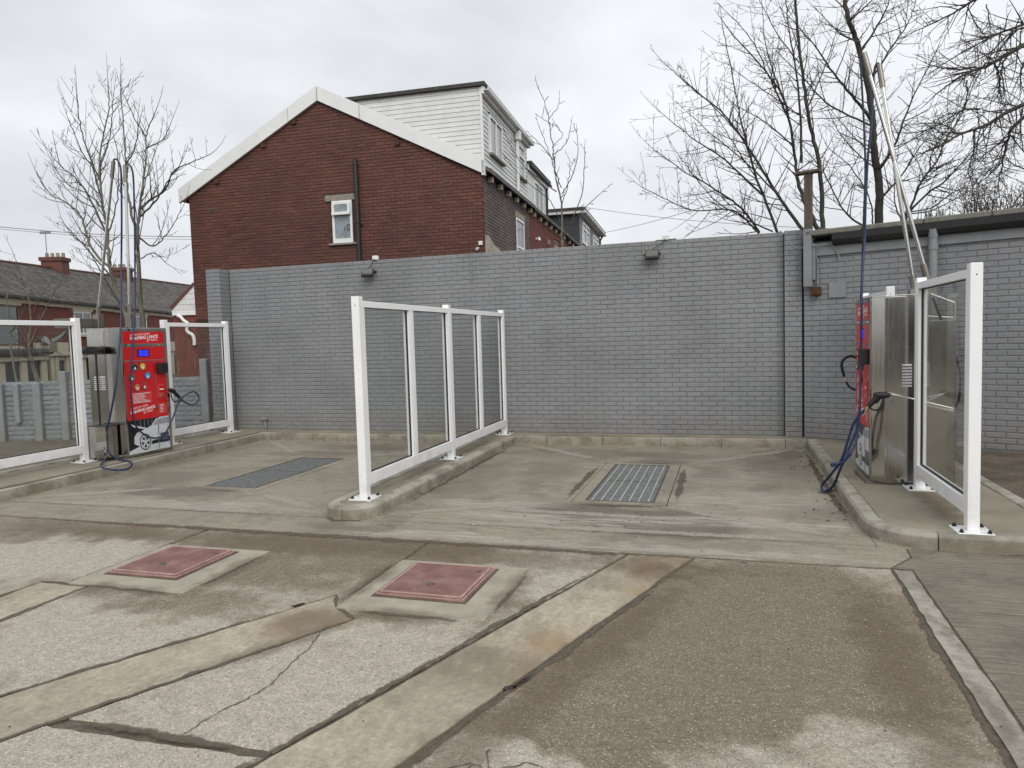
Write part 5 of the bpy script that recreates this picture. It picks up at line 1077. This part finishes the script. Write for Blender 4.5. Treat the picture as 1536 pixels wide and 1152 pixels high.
# ================================================================== TERRACE DOWN THE STREET
TA = rad(112); tO = Vector((-30.6, 26.14, 0)); GZ = -1.2
TERR = []
ter_x = [-7.2, -.95, 6.0, 13.2, 20.6, 28, 36]
ez_ = lambda s: 4.14-.004*(s+4)
rz_ = lambda s: 6.36+.030*(s-1)
Hs = 4.3
def terrace(i, s0, s1, label, mirror):
    """front looks along -y in the local frame; x runs down the street"""
    t = thing('terraced_house', label, 'house', tuple(tO+Vector((math.cos(TA)*s0, math.sin(TA)*s0, 0))), TA, 'terraced houses across the street')
    L = s1-s0; e0, e1, r0, r1 = ez_(s0), ez_(s1), rz_(s0), rz_(s1)
    m_ = MB(); m_.add([(0, 0, GZ-1), (L-.004, 0, GZ-1), (L-.004, 0, e1), (0, 0, e0), (0, 8.4, GZ-1), (L-.004, 8.4, GZ-1), (L-.004, 8.4, e1), (0, 8.4, e0), (0, Hs, r0-.05), (L-.004, Hs, r1-.05)], [(0, 1, 2, 3), (5, 4, 7, 6), (0, 3, 8, 7, 4), (1, 5, 6, 9, 2), (3, 2, 9, 8), (8, 9, 6, 7)]); m_.build('wall', 'terr', t)
    # slates in courses, each lapping the one below
    mb = MB(); rows = 26; rr = random.Random(40+i)
    for r in range(rows):
        k0, k1 = r/rows, (r+1.25)/rows; x = 0 if r % 2 else -.15
        while x < L:
            a, b = max(x, 0), min(x+.3, L)-.008
            if b-a > .03:
                def pt_(xx, kk, up): return (xx, -.22+kk*(Hs+.22), (ez_(s0+xx)+.02)*(1-kk)+rz_(s0+xx)*kk+up)
                mb.cur = rr.random(); u = rr.uniform(.02, .035)
                P4 = [pt_(a, k0, u), pt_(b, k0, u), pt_(b, min(k1, 1), .004), pt_(a, min(k1, 1), .004), pt_(a, k0, u-.02), pt_(b, k0, u-.02)]
                mb.add(P4, [(0, 1, 2, 3), (4, 5, 1, 0)])
            x += .31
    mb.build('roof_slates', 'slate', t, kind='stuff')
    m_ = MB(); k = int(L/.45)
    for j in range(k): a, b = j*L/k, (j+1)*L/k; m_.tube([(a+.01, Hs, rz_(s0+a)+.02), (b-.01, Hs, rz_(s0+b)+.02)], .09, 6)
    m_.build('ridge_tiles', 'ridge', t, kind='stuff')
    part('gutter', 'gutter', t, (0, L, -.30, -.16, e1-.06, e0+.03)); part('eaves_course', 'stonewht', t, (0, L, -.10, -.002, e1-.26, e1-.065))
    def win(x0, x1, z0, z1, fm, split=None, name='window'):
        part('lintel', 'stonewht', t, (x0-.15, x1+.15, -.09, -.002, z1, z1+.27)); 
        bx = [(x0, x0+.08, -.05, -.003, z0, z1), (x1-.08, x1, -.05, -.003, z0, z1), (x0+.08, x1-.08, -.05, -.003, z0, z0+.08), (x0+.08, x1-.08, -.05, -.003, z1-.08, z1)]
        if split: bx.append(((x0+x1)/2-.04, (x0+x1)/2+.04, -.05, -.003, z0+.08, z1-.08))
        o_ = part(name, fm, t, *bx); part('pane', 'pane', o_, (x0+.08, x1-.08, -.02, -.003, z0+.08, z1-.08)); part('sill', 'stonewht', t, (x0-.1, x1+.1, -.14, -.002, z0-.12, z0-.005)); return o_
    # upper windows, bay, door; handed
    ux = (lambda a, b: (L-b, L-a)) if mirror else (lambda a, b: (a, b))
    x0, x1 = ux(2.6, 4.3); win(x0, x1, 2.02, 3.76, 'timber', None) if i == 0 else win(x0, x1, 2.55, 3.72, 'upvc', True)
    x0, x1 = ux(1.6, 5.1)
    bz1 = 1.62
    part('bay_roof', 'slate', t, (x0-.1, x1+.1, -.75, -.003, bz1, bz1+.28), bev=.05); part('bay_gutter', 'gutter', t, (x0-.15, x1+.15, -.86, -.752, bz1-.02, bz1+.10)); part('bay_cornice', 'stonewht', t, (x0-.06, x1+.06, -.74, -.004, bz1-.27, bz1-.03), bev=.03)
    part('bay_window', 'stonewht', t, (x0, x0+.45, -.64, -.004, GZ-.5, bz1-.27), (x1-.45, x1, -.64, -.004, GZ-.5, bz1-.27), ((x0+x1)/2-.2, (x0+x1)/2+.2, -.66, -.5, GZ-.5, bz1-.27), (x0+.45, x1-.45, -.64, -.4, GZ-.5, -.3))
    part('bay_pane', 'pane', t, (x0+.45, (x0+x1)/2-.2, -.56, -.53, -.3, bz1-.27)); part('bay_pane', 'pane', t, ((x0+x1)/2+.2, x1-.45, -.56, -.53, -.3, bz1-.27))
    x0, x1 = ux(5.45, 6.75)
    part('door_surround', 'stonewht', t, (x0-.2, x0+.1, -.2, -.003, GZ-.5, 1.50), (x1-.1, x1+.2, -.2, -.003, GZ-.5, 1.50), (x0-.28, x1+.28, -.3, -.003, 1.50, 1.68), (x0-.2, x1+.2, -.18, -.003, 1.68, 2.14), (x0+.1, x1-.1, -.12, -.003, 1.28, 1.50), bev=.02)
    d_ = part('door', 'door' if i != 2 else 'upvc', t, (x0+.1, x1-.1, -.06, -.003, GZ-.5, .85)); part('fanlight', 'pane', d_, (x0+.1, x1-.1, -.04, -.003, .85, 1.28))
    if i in (0, 1):
        for q in ((.9, 2.6) if i == 0 else (.6,)):
            m_ = MB(); 
            def rp(xx, yy, up): kk = (yy+.22)/(Hs+.22); return (xx, yy, (ez_(s0+xx)+.02)*(1-kk)+rz_(s0+xx)*kk+up)
            a = L*q/6 if i else L*q/6+2
            fr_ = [rp(a, 3.0, .06), rp(a+.7, 3.0, .06), rp(a+.7, 3.8, .06), rp(a, 3.8, .06)]; m_.add(fr_+[(x, y, z-.09) for x, y, z in fr_], [(0, 1, 2, 3), (0, 4, 5, 1), (1, 5, 6, 2), (2, 6, 7, 3), (3, 7, 4, 0)]); rl = m_.build('rooflight', 'gutter', t)
            m_ = MB(); m_.add([rp(a+.08, 3.08, .066), rp(a+.62, 3.08, .066), rp(a+.62, 3.72, .066), rp(a+.08, 3.72, .066)], [(0, 1, 2, 3)]); m_.build('pane', 'skyglass', rl)
    if i in (2, 3):
        cx = {2: 2.6, 3: 4.0}[i]
        zt_ = rz_(s0+cx)+.62
        ck = part('chimney', 'redbrick', t, (cx-.42, cx+.42, Hs-.65, Hs+.5, rz_(s0+cx)-1.0, zt_-.22)); part('corbel_band', 'redbrick', ck, (cx-.5, cx+.5, Hs-.73, Hs+.58, zt_-.22, zt_)); 
        for j in range(4): m_ = MB(); m_.tube([(cx, Hs-.55+j*.3, zt_), (cx, Hs-.55+j*.3, zt_+.28)], [.11, .09], 8); m_.build('chimney_pot', 'pot', ck)
        if i == 2: m_ = MB(); m_.tube([(cx-.3, Hs+.2, zt_), (cx-.3, Hs+.2, zt_+1.5)], .025, 5); m_.box(cx-.32, cx-.28, Hs-.1, Hs+.5, zt_+1.35, zt_+1.5); m_.build('aerial', 'lead', t)
    if i == 0:
        m_ = MB(); m_.tube([(L-.5, -.25, 2.2), (L-.5, -.36, 2.25)], [.23, .21], 12); m_.build('satellite_dish', 'lead', t)
    return t
MT['terr'] = None
m, t_, b = nodes('terrace_red_brick'); g = G(t_); tcn = g.N('ShaderNodeTexCoord'); bt = g.N('ShaderNodeTexBrick'); rot = g.N('ShaderNodeMapping'); rot.inputs['Rotation'].default_value = (rad(90), 0, 0)
g.L(tcn.outputs['Object'], rot.inputs[0]); g.L(rot.outputs[0], bt.inputs['Vector']); bt.inputs['Scale'].default_value = 1; bt.inputs['Brick Width'].default_value = .225; bt.inputs['Row Height'].default_value = .075; bt.inputs['Mortar Size'].default_value = .008
bt.inputs['Color1'].default_value = (.20, .05, .034, 1); bt.inputs['Color2'].default_value = (.15, .04, .028, 1); bt.inputs['Mortar'].default_value = (.09, .05, .04, 1)
g.L(g.mix(1.0, bt.outputs['Color'], g.grey(g.mr(g.noise(g.pos(), 1.0, 4), .3, .7, .85, 1.15, False)), 'MULTIPLY'), b.inputs['Base Color']); b.inputs['Roughness'].default_value = .8; g.L(g.bump(bt.outputs['Fac'], -.3, .01), b.inputs['Normal']); MT['terr'] = m
MT['timber'] = pm('brown_window_timber', (.11, .05, .035), .5, bump=0)
MT['skyglass'] = pm('rooflight_glass', (.5, .54, .58), .05, bump=0, spec=1)
labs = ['terraced house with a tall brown framed upper window, cream bay and brown door', 'terraced house between the brown framed window and the big four pot chimney', 'terraced house carrying the big four pot chimney, mostly behind the tree trunks', 'terraced house with white door and small second chimney, beside the white boarded gable', 'terraced house roof almost hidden behind the white boarded gable', 'last terraced house of the row, just its ridge behind the gable']
for i in range(6): terrace(i, ter_x[i], ter_x[i+1], labs[i], i % 2 == 1)
# white boarded porch gable and swan-neck pipe beside the far end
pg = thing('boarded_gable', 'white boarded gable end with red verge and ornate white pipe beside the brown house', 'gable', tuple(at(280, 520, 40)), FA)
pq = lambda px, py: ((px-280)*40/FPX, (520-py)*40/FPX)
for k in range(6):
    za, zb = 465-k*8, 457.5-k*8; xa = 262+max(0, (465-za))*.9
    m_ = MB(); m_.prism([pq(xa, za), pq(298, za), pq(298, zb), pq(xa+6, zb)], -.05, .02, 'y'); m_.build('cladding_board', 'board', pg)
m_ = MB(); m_.prism([pq(262, 473), pq(298, 473), pq(298, 465.5), pq(262, 465.5)], -.08, .02, 'y'); m_.build('fascia', 'upvc', pg)
m_ = MB(); m_.prism([pq(259, 461), pq(262, 464), pq(298, 428), pq(296, 425)], -.12, .02, 'y'); m_.build('verge', 'ridge', pg)
m_ = MB(); m_.tube(spline([(*pq(270, 473)[:1], -.1, pq(0, 473)[1])]+[(pq(x, 0)[0], -.1, pq(0, y)[1]) for x, y in [(275, 476), (279, 481), (283, 484), (286, 488), (283, 494), (285, 499), (291, 503), (293, 510), (293, 518)]], 5), .10, 8); m_.build('swan_neck_pipe', 'upvc', pg)
m_ = MB(); m_.prism([pq(262, 600), pq(300, 600), pq(300, 473), pq(262, 473)], .05, 3, 'y'); m_.build('wall', 'terr', pg)

# ================================================================== TREES
def grow(mb, rng, p, d, L, r, up, lvl, kink=.16, dens=1.0, sub=.38):
    """one bare shoot with side shoots"""
    n = max(3, int(L/.16)); pts = [p.copy()]; q = p.copy(); dd = d.normalized()
    for i in range(n):
        dd = (dd+Vector((rng.gauss(0, kink), rng.gauss(0, kink), rng.gauss(0, kink)))*.55+Vector((0, 0, up))*.14).normalized(); q = q+dd*(L/n); pts.append(q.copy())
    mb.tube(pts, [max(.0039, r*(1-.7*i/n)) for i in range(n+1)], 3 if r < .009 else 4, cap=False)
    if lvl > 0:
        i = 1
        while i < n:
            if rng.random() < dens*.62:
                t = (pts[min(i+1, n)]-pts[i-1]).normalized(); s = t.orthogonal().normalized(); s.rotate(Matrix.Rotation(rng.uniform(0, 6.283), 3, t)); nd = (t*rng.uniform(.5, .9)+s*rng.uniform(.6, 1.0)).normalized()
                grow(mb, rng, pts[i], nd, L*sub*rng.uniform(.5, 1.15)*(1.1-.4*i/n), max(.005, r*.62*(1-.5*i/n)), up*1.2, lvl-1, kink, dens, sub)
            i += 1
def tree(name, label, depth, stems, limbs, seed, bark='bark', twig='twig', up=.5, dens=1.0, tw=.9, group=None, lvl=2, spread=.5, kink=.16, gap=.2, thin=.86):
    rng = random.Random(seed); base = at(*stems[0][0][0], depth)
    t = thing(name, label, 'tree', tuple(base), 0, group); crown = MB()
    def path(pl, r0, r1, mb, root=None, foot=False):
        r0 = r0*thin
        drift = rng.uniform(-spread, spread); P = []
        n = len(pl)
        d0 = depth if root is None else root
        for i, (x, y) in enumerate(pl): P.append(at(x, y, d0+drift*(i/(n-1))*1.5+(rng.uniform(-.08, .08) if i else 0)))
        if r0 > .02 and mb is not crown and foot: P = [Vector((P[0].x, P[0].y, -.1))]+P
        S = spline(P, 7); k = len(S)-1; S = [s+(Vector((rng.gauss(0, .008), rng.gauss(0, .008), 0)) if 0 < i < k else Vector()) for i, s in enumerate(S)]
        mb.tube(S, [r1+(r0-r1)*(1-i/k)**1.25 for i in range(k+1)], 9 if r0 > .05 else 6); return S
    def twigs(S, r0, r1, start=.15):
        k = len(S)-1; acc = 0; 
        for i in range(1, k):
            acc += (S[i]-S[i-1]).length
            if i/k < start: acc = 0; continue
            if acc > gap*rng.uniform(.6, 1.4)/dens:
                acc = 0; tt = (S[i+1]-S[i-1]).normalized(); s = tt.orthogonal().normalized(); s.rotate(Matrix.Rotation(rng.uniform(0, 6.283), 3, tt)); nd = (tt*rng.uniform(.5, 1.0)+s).normalized()
                rr_ = r0+(r1-r0)*i/k; grow(crown, rng, S[i], nd, tw*rng.uniform(.35, 1.15)*(1.15-.5*i/k), max(.006, min(.014, rr_*.5)), up, lvl, kink)
        grow(crown, rng, S[-1], S[-1]-S[-3], tw*.6, max(.005, r1), up, lvl, kink)
    for j, (pl, r0, r1) in enumerate(stems):
        mb = MB(); S = path(pl, r0, r1, mb, foot=True); mb.build('trunk', bark, t, world=True); twigs(S, r0, r1, .35)
    for pl, r0, r1 in limbs:
        mb = MB(); S = path(pl, r0, r1, mb); mb.build('limb', bark if r0 > .03 else twig, t, world=True); twigs(S, r0, r1)
    crown.build('crown', twig, t, world=True, kind='stuff'); return t
C5 = lambda pts: [(50+x/2.88, 100+y/2.88) for x, y in pts]
C6 = lambda pts: [(930+x/2.535, y/2.535) for x, y in pts]
C2 = lambda pts: [(1336+x/5.235, 120+y/5.235) for x, y in pts]
C1 = lambda pts: [(1376+x/9.6, y/9.6) for x, y in pts]
CM = lambda pts: [(480+x/3.413, 100+y/3.413) for x, y in pts]
tree('bare_tree', 'pale bare tree whose trunk rises just beside the gable, between the booms', 16.2, [(C5([(490, 1240), (475, 1120), (455, 950), (450, 780), (455, 650), (465, 560), (485, 430), (490, 290), (525, 200)]), .075, .010), (C5([(450, 780), (430, 660), (408, 540), (400, 420), (390, 270), (378, 80)]), .05, .01)],
     [(C5(p), a, .008) for p, a in [([(455, 620), (500, 580), (570, 530), (610, 450), (690, 410), (765, 378)], .034), ([(460, 740), (520, 775), (580, 720), (640, 620)], .028), ([(465, 830), (520, 805), (575, 850)], .018), ([(450, 660), (540, 565), (590, 480), (630, 430)], .028), ([(400, 420), (440, 350), (450, 250)], .022), ([(490, 350), (560, 315), (590, 255)], .018), ([(485, 300), (440, 230), (395, 130)], .016), ([(470, 560), (500, 440), (540, 330)], .016)]], 3, 'barkpale', 'twigpale', 1.7, 1.3, 1.05, 'bare pale trees beyond the fence', 2, .5, .10, .17)
tree('bare_tree', 'pale bare tree with forked leaning trunk behind the leaning boom', 16.0, [(C5([(430, 1230), (405, 1090), (355, 960), (330, 850), (320, 720), (300, 600), (285, 450), (295, 330), (325, 180), (322, 60)]), .072, .009)],
     [(C5(p), a, .008) for p, a in [([(330, 870), (250, 780), (200, 640), (130, 580), (70, 550), (20, 470)], .034), ([(322, 740), (240, 560), (180, 480), (120, 430), (100, 370)], .028), ([(300, 610), (260, 450), (210, 370), (160, 245)], .024), ([(290, 500), (230, 350), (200, 240), (190, 125)], .022), ([(330, 900), (270, 830), (190, 740), (135, 680)], .024), ([(290, 430), (330, 300), (345, 130)], .02), ([(320, 720), (350, 640), (370, 470), (355, 330)], .022), ([(300, 610), (235, 550), (150, 510), (95, 440)], .02), ([(400, 1070), (300, 900), (240, 790)], .028)]], 7, 'barkpale', 'twigpale', 1.7, 1.3, 1.05, 'bare pale trees beyond the fence', 2, .5, .10, .17)
tree('bare_sapling', 'low pale sapling with crooked stems in front of the cream bay window', 19.5, [([(58, 585), (52, 560), (44, 520), (46, 480), (40, 440), (22, 420)], .07, .012), ([(30, 590), (22, 560), (14, 500), (10, 440), (4, 400)], .05, .012), ([(66, 590), (50, 545), (45, 520), (66, 470), (80, 440)], .05, .012)],
     [([(46, 515), (70, 502), (90, 498), (112, 505)], .02, .008), ([(44, 520), (30, 495), (8, 470)], .02, .008), ([(40, 440), (30, 410), (20, 380)], .016, .007), ([(46, 480), (58, 450), (78, 420)], .016, .007), ([(14, 500), (30, 480), (40, 450)], .014, .007), ([(80, 440), (110, 470), (150, 500)], .016, .007)], 12, 'barkpale', 'twigpale', .5, .7, .9, None, 1, .4)
tree('young_tree', 'slim young bare tree behind the grey wall in front of the white dormer', 14.2, [(CM([(1242, 960), (1240, 920), (1235, 700), (1205, 560), (1195, 450), (1180, 330), (1160, 220), (1110, 88)]), .032, .006)],
     [(CM(p), a, .005) for p, a in [([(1238, 650), (1290, 560), (1320, 440), (1315, 330)], .014), ([(1245, 880), (1340, 660), (1355, 480), (1355, 410)], .014), ([(1250, 840), (1380, 700), (1465, 625)], .013), ([(1210, 640), (1130, 580), (1020, 480), (950, 350)], .014), ([(1195, 480), (1130, 400), (1080, 350)], .010), ([(1195, 450), (1260, 390), (1285, 300)], .010), ([(1236, 620), (1200, 520), (1160, 400), (1118, 300)], .012), ([(1170, 270), (1215, 210), (1225, 170)], .008), ([(1230, 800), (1180, 690), (1060, 590), (945, 460)], .011), ([(1240, 700), (1280, 560), (1275, 470)], .010), ([(1195, 400), (1240, 350), (1210, 300)], .007), ([(1180, 290), (1130, 260)], .007)]], 5, 'barkpale', 'twig', .9, .7, .3, None, 1, .3, .12)
tree('bare_tree', 'many stemmed bare tree behind the timber post, fanning out over the grey wall', 16.5, [(C6(p), a, b) for p, a, b in [([(612, 940), (600, 885), (520, 680), (470, 500), (440, 350), (395, 130)], .058, .01), ([(720, 930), (690, 870), (600, 740), (500, 580), (400, 440), (280, 340), (180, 250)], .07, .009), ([(775, 940), (770, 870), (760, 640), (720, 460), (690, 250), (660, -40)], .085, .03), ([(770, 930), (750, 870), (680, 710), (665, 600), (630, 400), (560, 280), (420, 120)], .085, .012)]],
     [(C6(p), a, .007) for p, a in [([(690, 620), (680, 350), (640, 100), (630, -30)], .04), ([(530, 885), (460, 790), (330, 700), (240, 650), (120, 560)], .034), ([(560, 940), (510, 870), (430, 800), (280, 800), (180, 760), (80, 710)], .03), ([(540, 740), (400, 610), (270, 520), (145, 420)], .034), ([(480, 540), (350, 400), (250, 310)], .02), ([(640, 450), (570, 300), (500, 150), (410, 50)], .028), ([(700, 450), (600, 380), (480, 300)], .02), ([(710, 420), (780, 250), (830, 100)], .024), ([(660, 560), (560, 470), (440, 400)], .022), ([(600, 740), (480, 620), (360, 520), (260, 430)], .024), ([(680, 240), (600, 130), (530, 0)], .02), ([(520, 680), (440, 560), (370, 440)], .018), ([(640, 420), (560, 200), (540, 20)], .024), ([(580, 880), (470, 830), (350, 750), (230, 600)], .022)]], 21, 'bark', 'twig', .45, 1.6, 1.15, 'bare trees behind the flat roof', 2, .9, .10, .10)
tree('bare_tree', 'single stout trunked bare tree behind the steel booms', 17.2, [(C6([(990, 930), (985, 850), (985, 700), (965, 560), (960, 450), (940, 320), (900, 160), (865, 60), (850, -60)]), .135, .05)],
     [(C6(p), a, .008) for p, a in [([(955, 450), (870, 350), (800, 260), (720, 150), (640, 60)], .045), ([(960, 480), (800, 400), (700, 300), (600, 200)], .03), ([(985, 640), (1040, 560), (1110, 380), (1200, 200)], .05), ([(920, 190), (1000, 60), (1030, -20)], .035), ([(925, 860), (850, 800), (770, 650), (700, 560)], .034), ([(905, 160), (830, 120), (740, 30)], .03), ([(965, 590), (900, 530), (820, 440)], .022), ([(985, 760), (1060, 680), (1140, 560), (1230, 420)], .035), ([(860, 40), (800, -20)], .025), ([(940, 330), (1020, 200), (1100, 80), (1130, -20)], .034), ([(975, 640), (920, 600), (830, 500), (780, 380)], .022), ([(960, 860), (950, 760), (880, 640), (800, 570)], .022), ([(870, 80), (940, 20), (990, -30)], .025)]], 33, 'bark', 'twig', .4, 1.6, 1.2, 'bare trees behind the flat roof', 2, 1.0, .10, .095)
tree('bare_tree', 'low spreading bare tree fanning from behind the roof edge beyond the booms', 16.8, [(C2([(120, 1130), (150, 1025), (240, 800), (360, 640), (430, 480), (560, 260), (640, 60)]), .045, .012)],
     [(C2(p), a, .007) for p, a in [([(150, 1030), (300, 880), (430, 790), (640, 560), (830, 330), (900, 200)], .035), ([(155, 1035), (330, 1000), (500, 880), (700, 800)], .022), ([(160, 1050), (300, 1030), (460, 960), (640, 860), (800, 800)], .02), ([(150, 1010), (220, 850), (225, 680), (180, 600)], .018), ([(100, 1120), (40, 1000), (30, 800), (60, 560)], .025), ([(240, 800), (420, 660), (560, 620)], .014), ([(300, 730), (330, 560), (480, 330), (560, 120)], .024)]], 41, 'bark', 'twig', .3, 1.5, 1.0, 'bare trees behind the flat roof', 2, .8, .13, .10)
tree('bare_tree', 'old dark bare tree leaning in from the photo edge, its boughs drooping', 14.5, [(C2([(1300, 60), (1180, 130), (1047, 190), (900, 260), (780, 340), (680, 380), (540, 430), (410, 510), (300, 555)]), .075, .014), (C1([(1900, 500), (1700, 580), (1536, 650), (1300, 780), (1000, 950), (850, 1000), (600, 1120), (400, 1260)]), .085, .014)],
     [(C1(p), a, .008) for p, a in [([(1700, 280), (1536, 350), (1200, 470), (900, 620), (600, 780), (300, 980)], .038), ([(960, -60), (820, 0), (550, 170), (150, 370), (0, 430)], .04), ([(1536, 400), (1350, 470), (1050, 750), (800, 900)], .03), ([(850, 960), (600, 1000), (300, 970), (100, 900)], .024), ([(1100, 880), (1180, 1100), (1190, 1400)], .028), ([(1300, 800), (1220, 960), (1240, 1250), (1200, 1500)], .026), ([(1536, 900), (1490, 1100), (1480, 1400)], .03), ([(1000, 60), (1040, 360), (1060, 560)], .016), ([(720, 100), (850, 350), (1000, 560)], .016)]]
     + [(C2(p), a, .008) for p, a in [([(1100, 250), (960, 370), (930, 430), (900, 560), (880, 640), (850, 790), (830, 900)], .045), ([(930, 430), (820, 520), (720, 600)], .022), ([(700, 230), (560, 240), (400, 340), (260, 400), (130, 420)], .024), ([(540, 430), (480, 380), (360, 340), (200, 345)], .018), ([(650, 385), (650, 560), (610, 720), (640, 830)], .022), ([(1030, 230), (1020, 420), (1047, 560)], .025), ([(880, 640), (760, 760), (640, 830)], .018), ([(1047, 700), (960, 660), (900, 620)], .016), ([(860, -20), (840, 120), (760, 200)], .022), ([(600, 0), (590, 180), (500, 300)], .018)]], 55, 'bark', 'twig', -.05, 1.9, 1.0, 'bare trees behind the flat roof', 2, .7, .2, .075)
# scrub above the flat roof
def scrub(label, x0, x1, y0, y1, depth, n, seed, leaf, hgt, twigm='twigpale'):
    rng = random.Random(seed); t = thing('shrub', label, 'shrub', tuple(at((x0+x1)/2, y0, depth)), 0); mb = MB(); lf = MB()
    for i in range(n):
        p = at(rng.uniform(x0, x1), y0+rng.uniform(0, 14), depth+rng.uniform(-.7, .7)); mb.tube([(p.x, p.y, 0), p], [.014, .009], 4); d = Vector((rng.gauss(0, .3), rng.gauss(0, .3), 1)); L = hgt*rng.uniform(.4, 1.1)
        grow(mb, rng, p, d, L, .009, .3, 1, .14, .9, .4)
        for k in range(leaf):
            q = p+d.normalized()*L*rng.uniform(.2, 1)+Vector((rng.gauss(0, .13), rng.gauss(0, .13), rng.gauss(0, .08))); a = Vector((rng.gauss(0, 1), rng.gauss(0, 1), rng.gauss(0, 1))).normalized(); b_ = a.orthogonal().normalized(); z_ = rng.uniform(.015, .03); lf.cur = rng.random(); lf.add([q-a*z_, q-b_*z_*.6, q+a*z_, q+b_*z_*.6], [(0, 1, 2, 3)])
    mb.build('stems', twigm, t, world=True, kind='stuff')
    if lf.v: lf.build('leaves', 'deadleaf', t, world=True, kind='stuff')
    return t
scrub('brown scrubby bush with dead leaves above the roof edge under the drooping boughs', 1446, 1560, 318, 262, 13.6, 95, 61, 9, .72)
scrub('low pale leafless bush along the roof edge beyond the booms', 1376, 1450, 330, 300, 14.2, 60, 62, 1, .33)
# bag caught in the branches
bgx = thing('plastic_bag', 'white plastic bag snagged in the branches behind the hanging blue hose', 'bag', tuple(at(1292, 277, 16.6)), 0)
m_ = MB(); rr = random.Random(3); V = []; F = []
for i in range(5):
    for j in range(7): V.append(Vector((-.16+j*.055, rr.gauss(0, .03), -.08+i*.045+rr.gauss(0, .018)+.05*math.sin(j*1.1))))
F = [(i*7+j, i*7+j+1, (i+1)*7+j+1, (i+1)*7+j) for i in range(4) for j in range(6)]; m_.add(V, F, True); o_ = m_.build('bag_film', 'bag', bgx); sm = o_.modifiers.new('thick', 'SOLIDIFY'); sm.thickness = .004

# overhead wires
def wire(label, a, b, sag=.25, r=.012):
    t = thing('overhead_wire', label, 'wire', tuple(a), 0); P = [Vector(a).lerp(Vector(b), k/12)-Vector((0, 0, sag*4*(k/12)*(1-k/12))) for k in range(13)]; m_ = MB(); m_.tube(P, r, 5); m_.build('wire', 'greycable', t, world=True)
wire('upper thin wire crossing the sky beside the gable and pale trees', at(-40, 336, 22), at(290, 355, 24), .1)
wire('lower thin wire just under the upper one beside the gable', at(-40, 339, 22.5), at(290, 359, 24.5), .1, .008)
wire('faint wire running level from the far dormer behind the bare trees', at(872, 310, 40), at(1250, 343, 30), .2, .013)
wire('faint wire rising from the far dormer into the tree stems', at(900, 350, 40), at(1080, 302, 25), .1, .012)

# tall hedge across the yard behind the viewer (seen mirrored in the steel and glass)
MT['hedge'] = pm('dark_evergreen_leaf', (.045, .062, .026), .6, var=.3, vs=3, bump=0, tint=.5)
rh = random.Random(90); mb = MB()
for i in range(9000):
    x = rh.uniform(-26, 26); top = 3.9+.8*math.sin(x*.55)+.5*math.sin(x*1.7); p = Vector((x, -15+rh.gauss(0, .55), top*rh.uniform(.02, 1)**.7)); a = Vector((rh.gauss(0, 1), rh.gauss(0, 1), rh.gauss(0, 1))).normalized(); b_ = a.orthogonal().normalized(); z_ = rh.uniform(.12, .26)
    mb.cur = rh.random(); mb.add([p-a*z_, p-b_*z_*.6, p+a*z_, p+b_*z_*.6], [(0, 1, 2, 3)])
mb.build('hedge', 'hedge', None, kind='stuff')

# ================================================================== LITTER
rl = random.Random(77); mb = MB()
def flake(mb, x, y, z, s_):
    a = rl.uniform(0, 6.28); k = rl.randint(4, 6); c = Vector((x, y, z)); V = [c+Vector((math.cos(a+i*6.283/k)*s_*rl.uniform(.5, 1.1), math.sin(a+i*6.283/k)*s_*rl.uniform(.4, 1), rl.uniform(0, s_*.35))) for i in range(k)]; mb.add([c+Vector((0, 0, s_*.3))]+V, [(0, 1+i, 1+(i+1) % k) for i in range(k)])
for i in range(150): flake(mb, 1.06-abs(rl.gauss(0, .13)), rl.uniform(6.8, 11.1), .004, rl.uniform(.006, .022))
for i in range(90): flake(mb, rl.gauss(-.8, .5), rl.gauss(6.5, .25), .003, rl.uniform(.004, .014))
for i in range(60): flake(mb, rl.uniform(-8, 1), rl.uniform(6.2, 11.1), .003, rl.uniform(.003, .012))
for i in range(60): flake(mb, rl.uniform(-5, 2.5), rl.uniform(2.3, 5.5), .003, rl.uniform(.003, .009))
for i in range(40): flake(mb, rl.uniform(1.3, 2.4), rl.uniform(8.7, 11), .121, rl.uniform(.005, .02))
mb.build('leaf_litter', 'litter', None, kind='stuff')
mb = MB()
for i in range(45): flake(mb, rl.gauss(.75, .25), rl.gauss(4.7, .35), .003, rl.uniform(.003, .008))
for i in range(90): flake(mb, rl.uniform(-5, 1.0), rl.uniform(2.3, 5.4), .003, rl.uniform(.002, .006))
for i in range(14): flake(mb, rl.uniform(-3.4, -2.2), rl.uniform(5.7, 6.5), .003, rl.uniform(.006, .02))
mb.build('gravel', 'grit', None, kind='stuff')
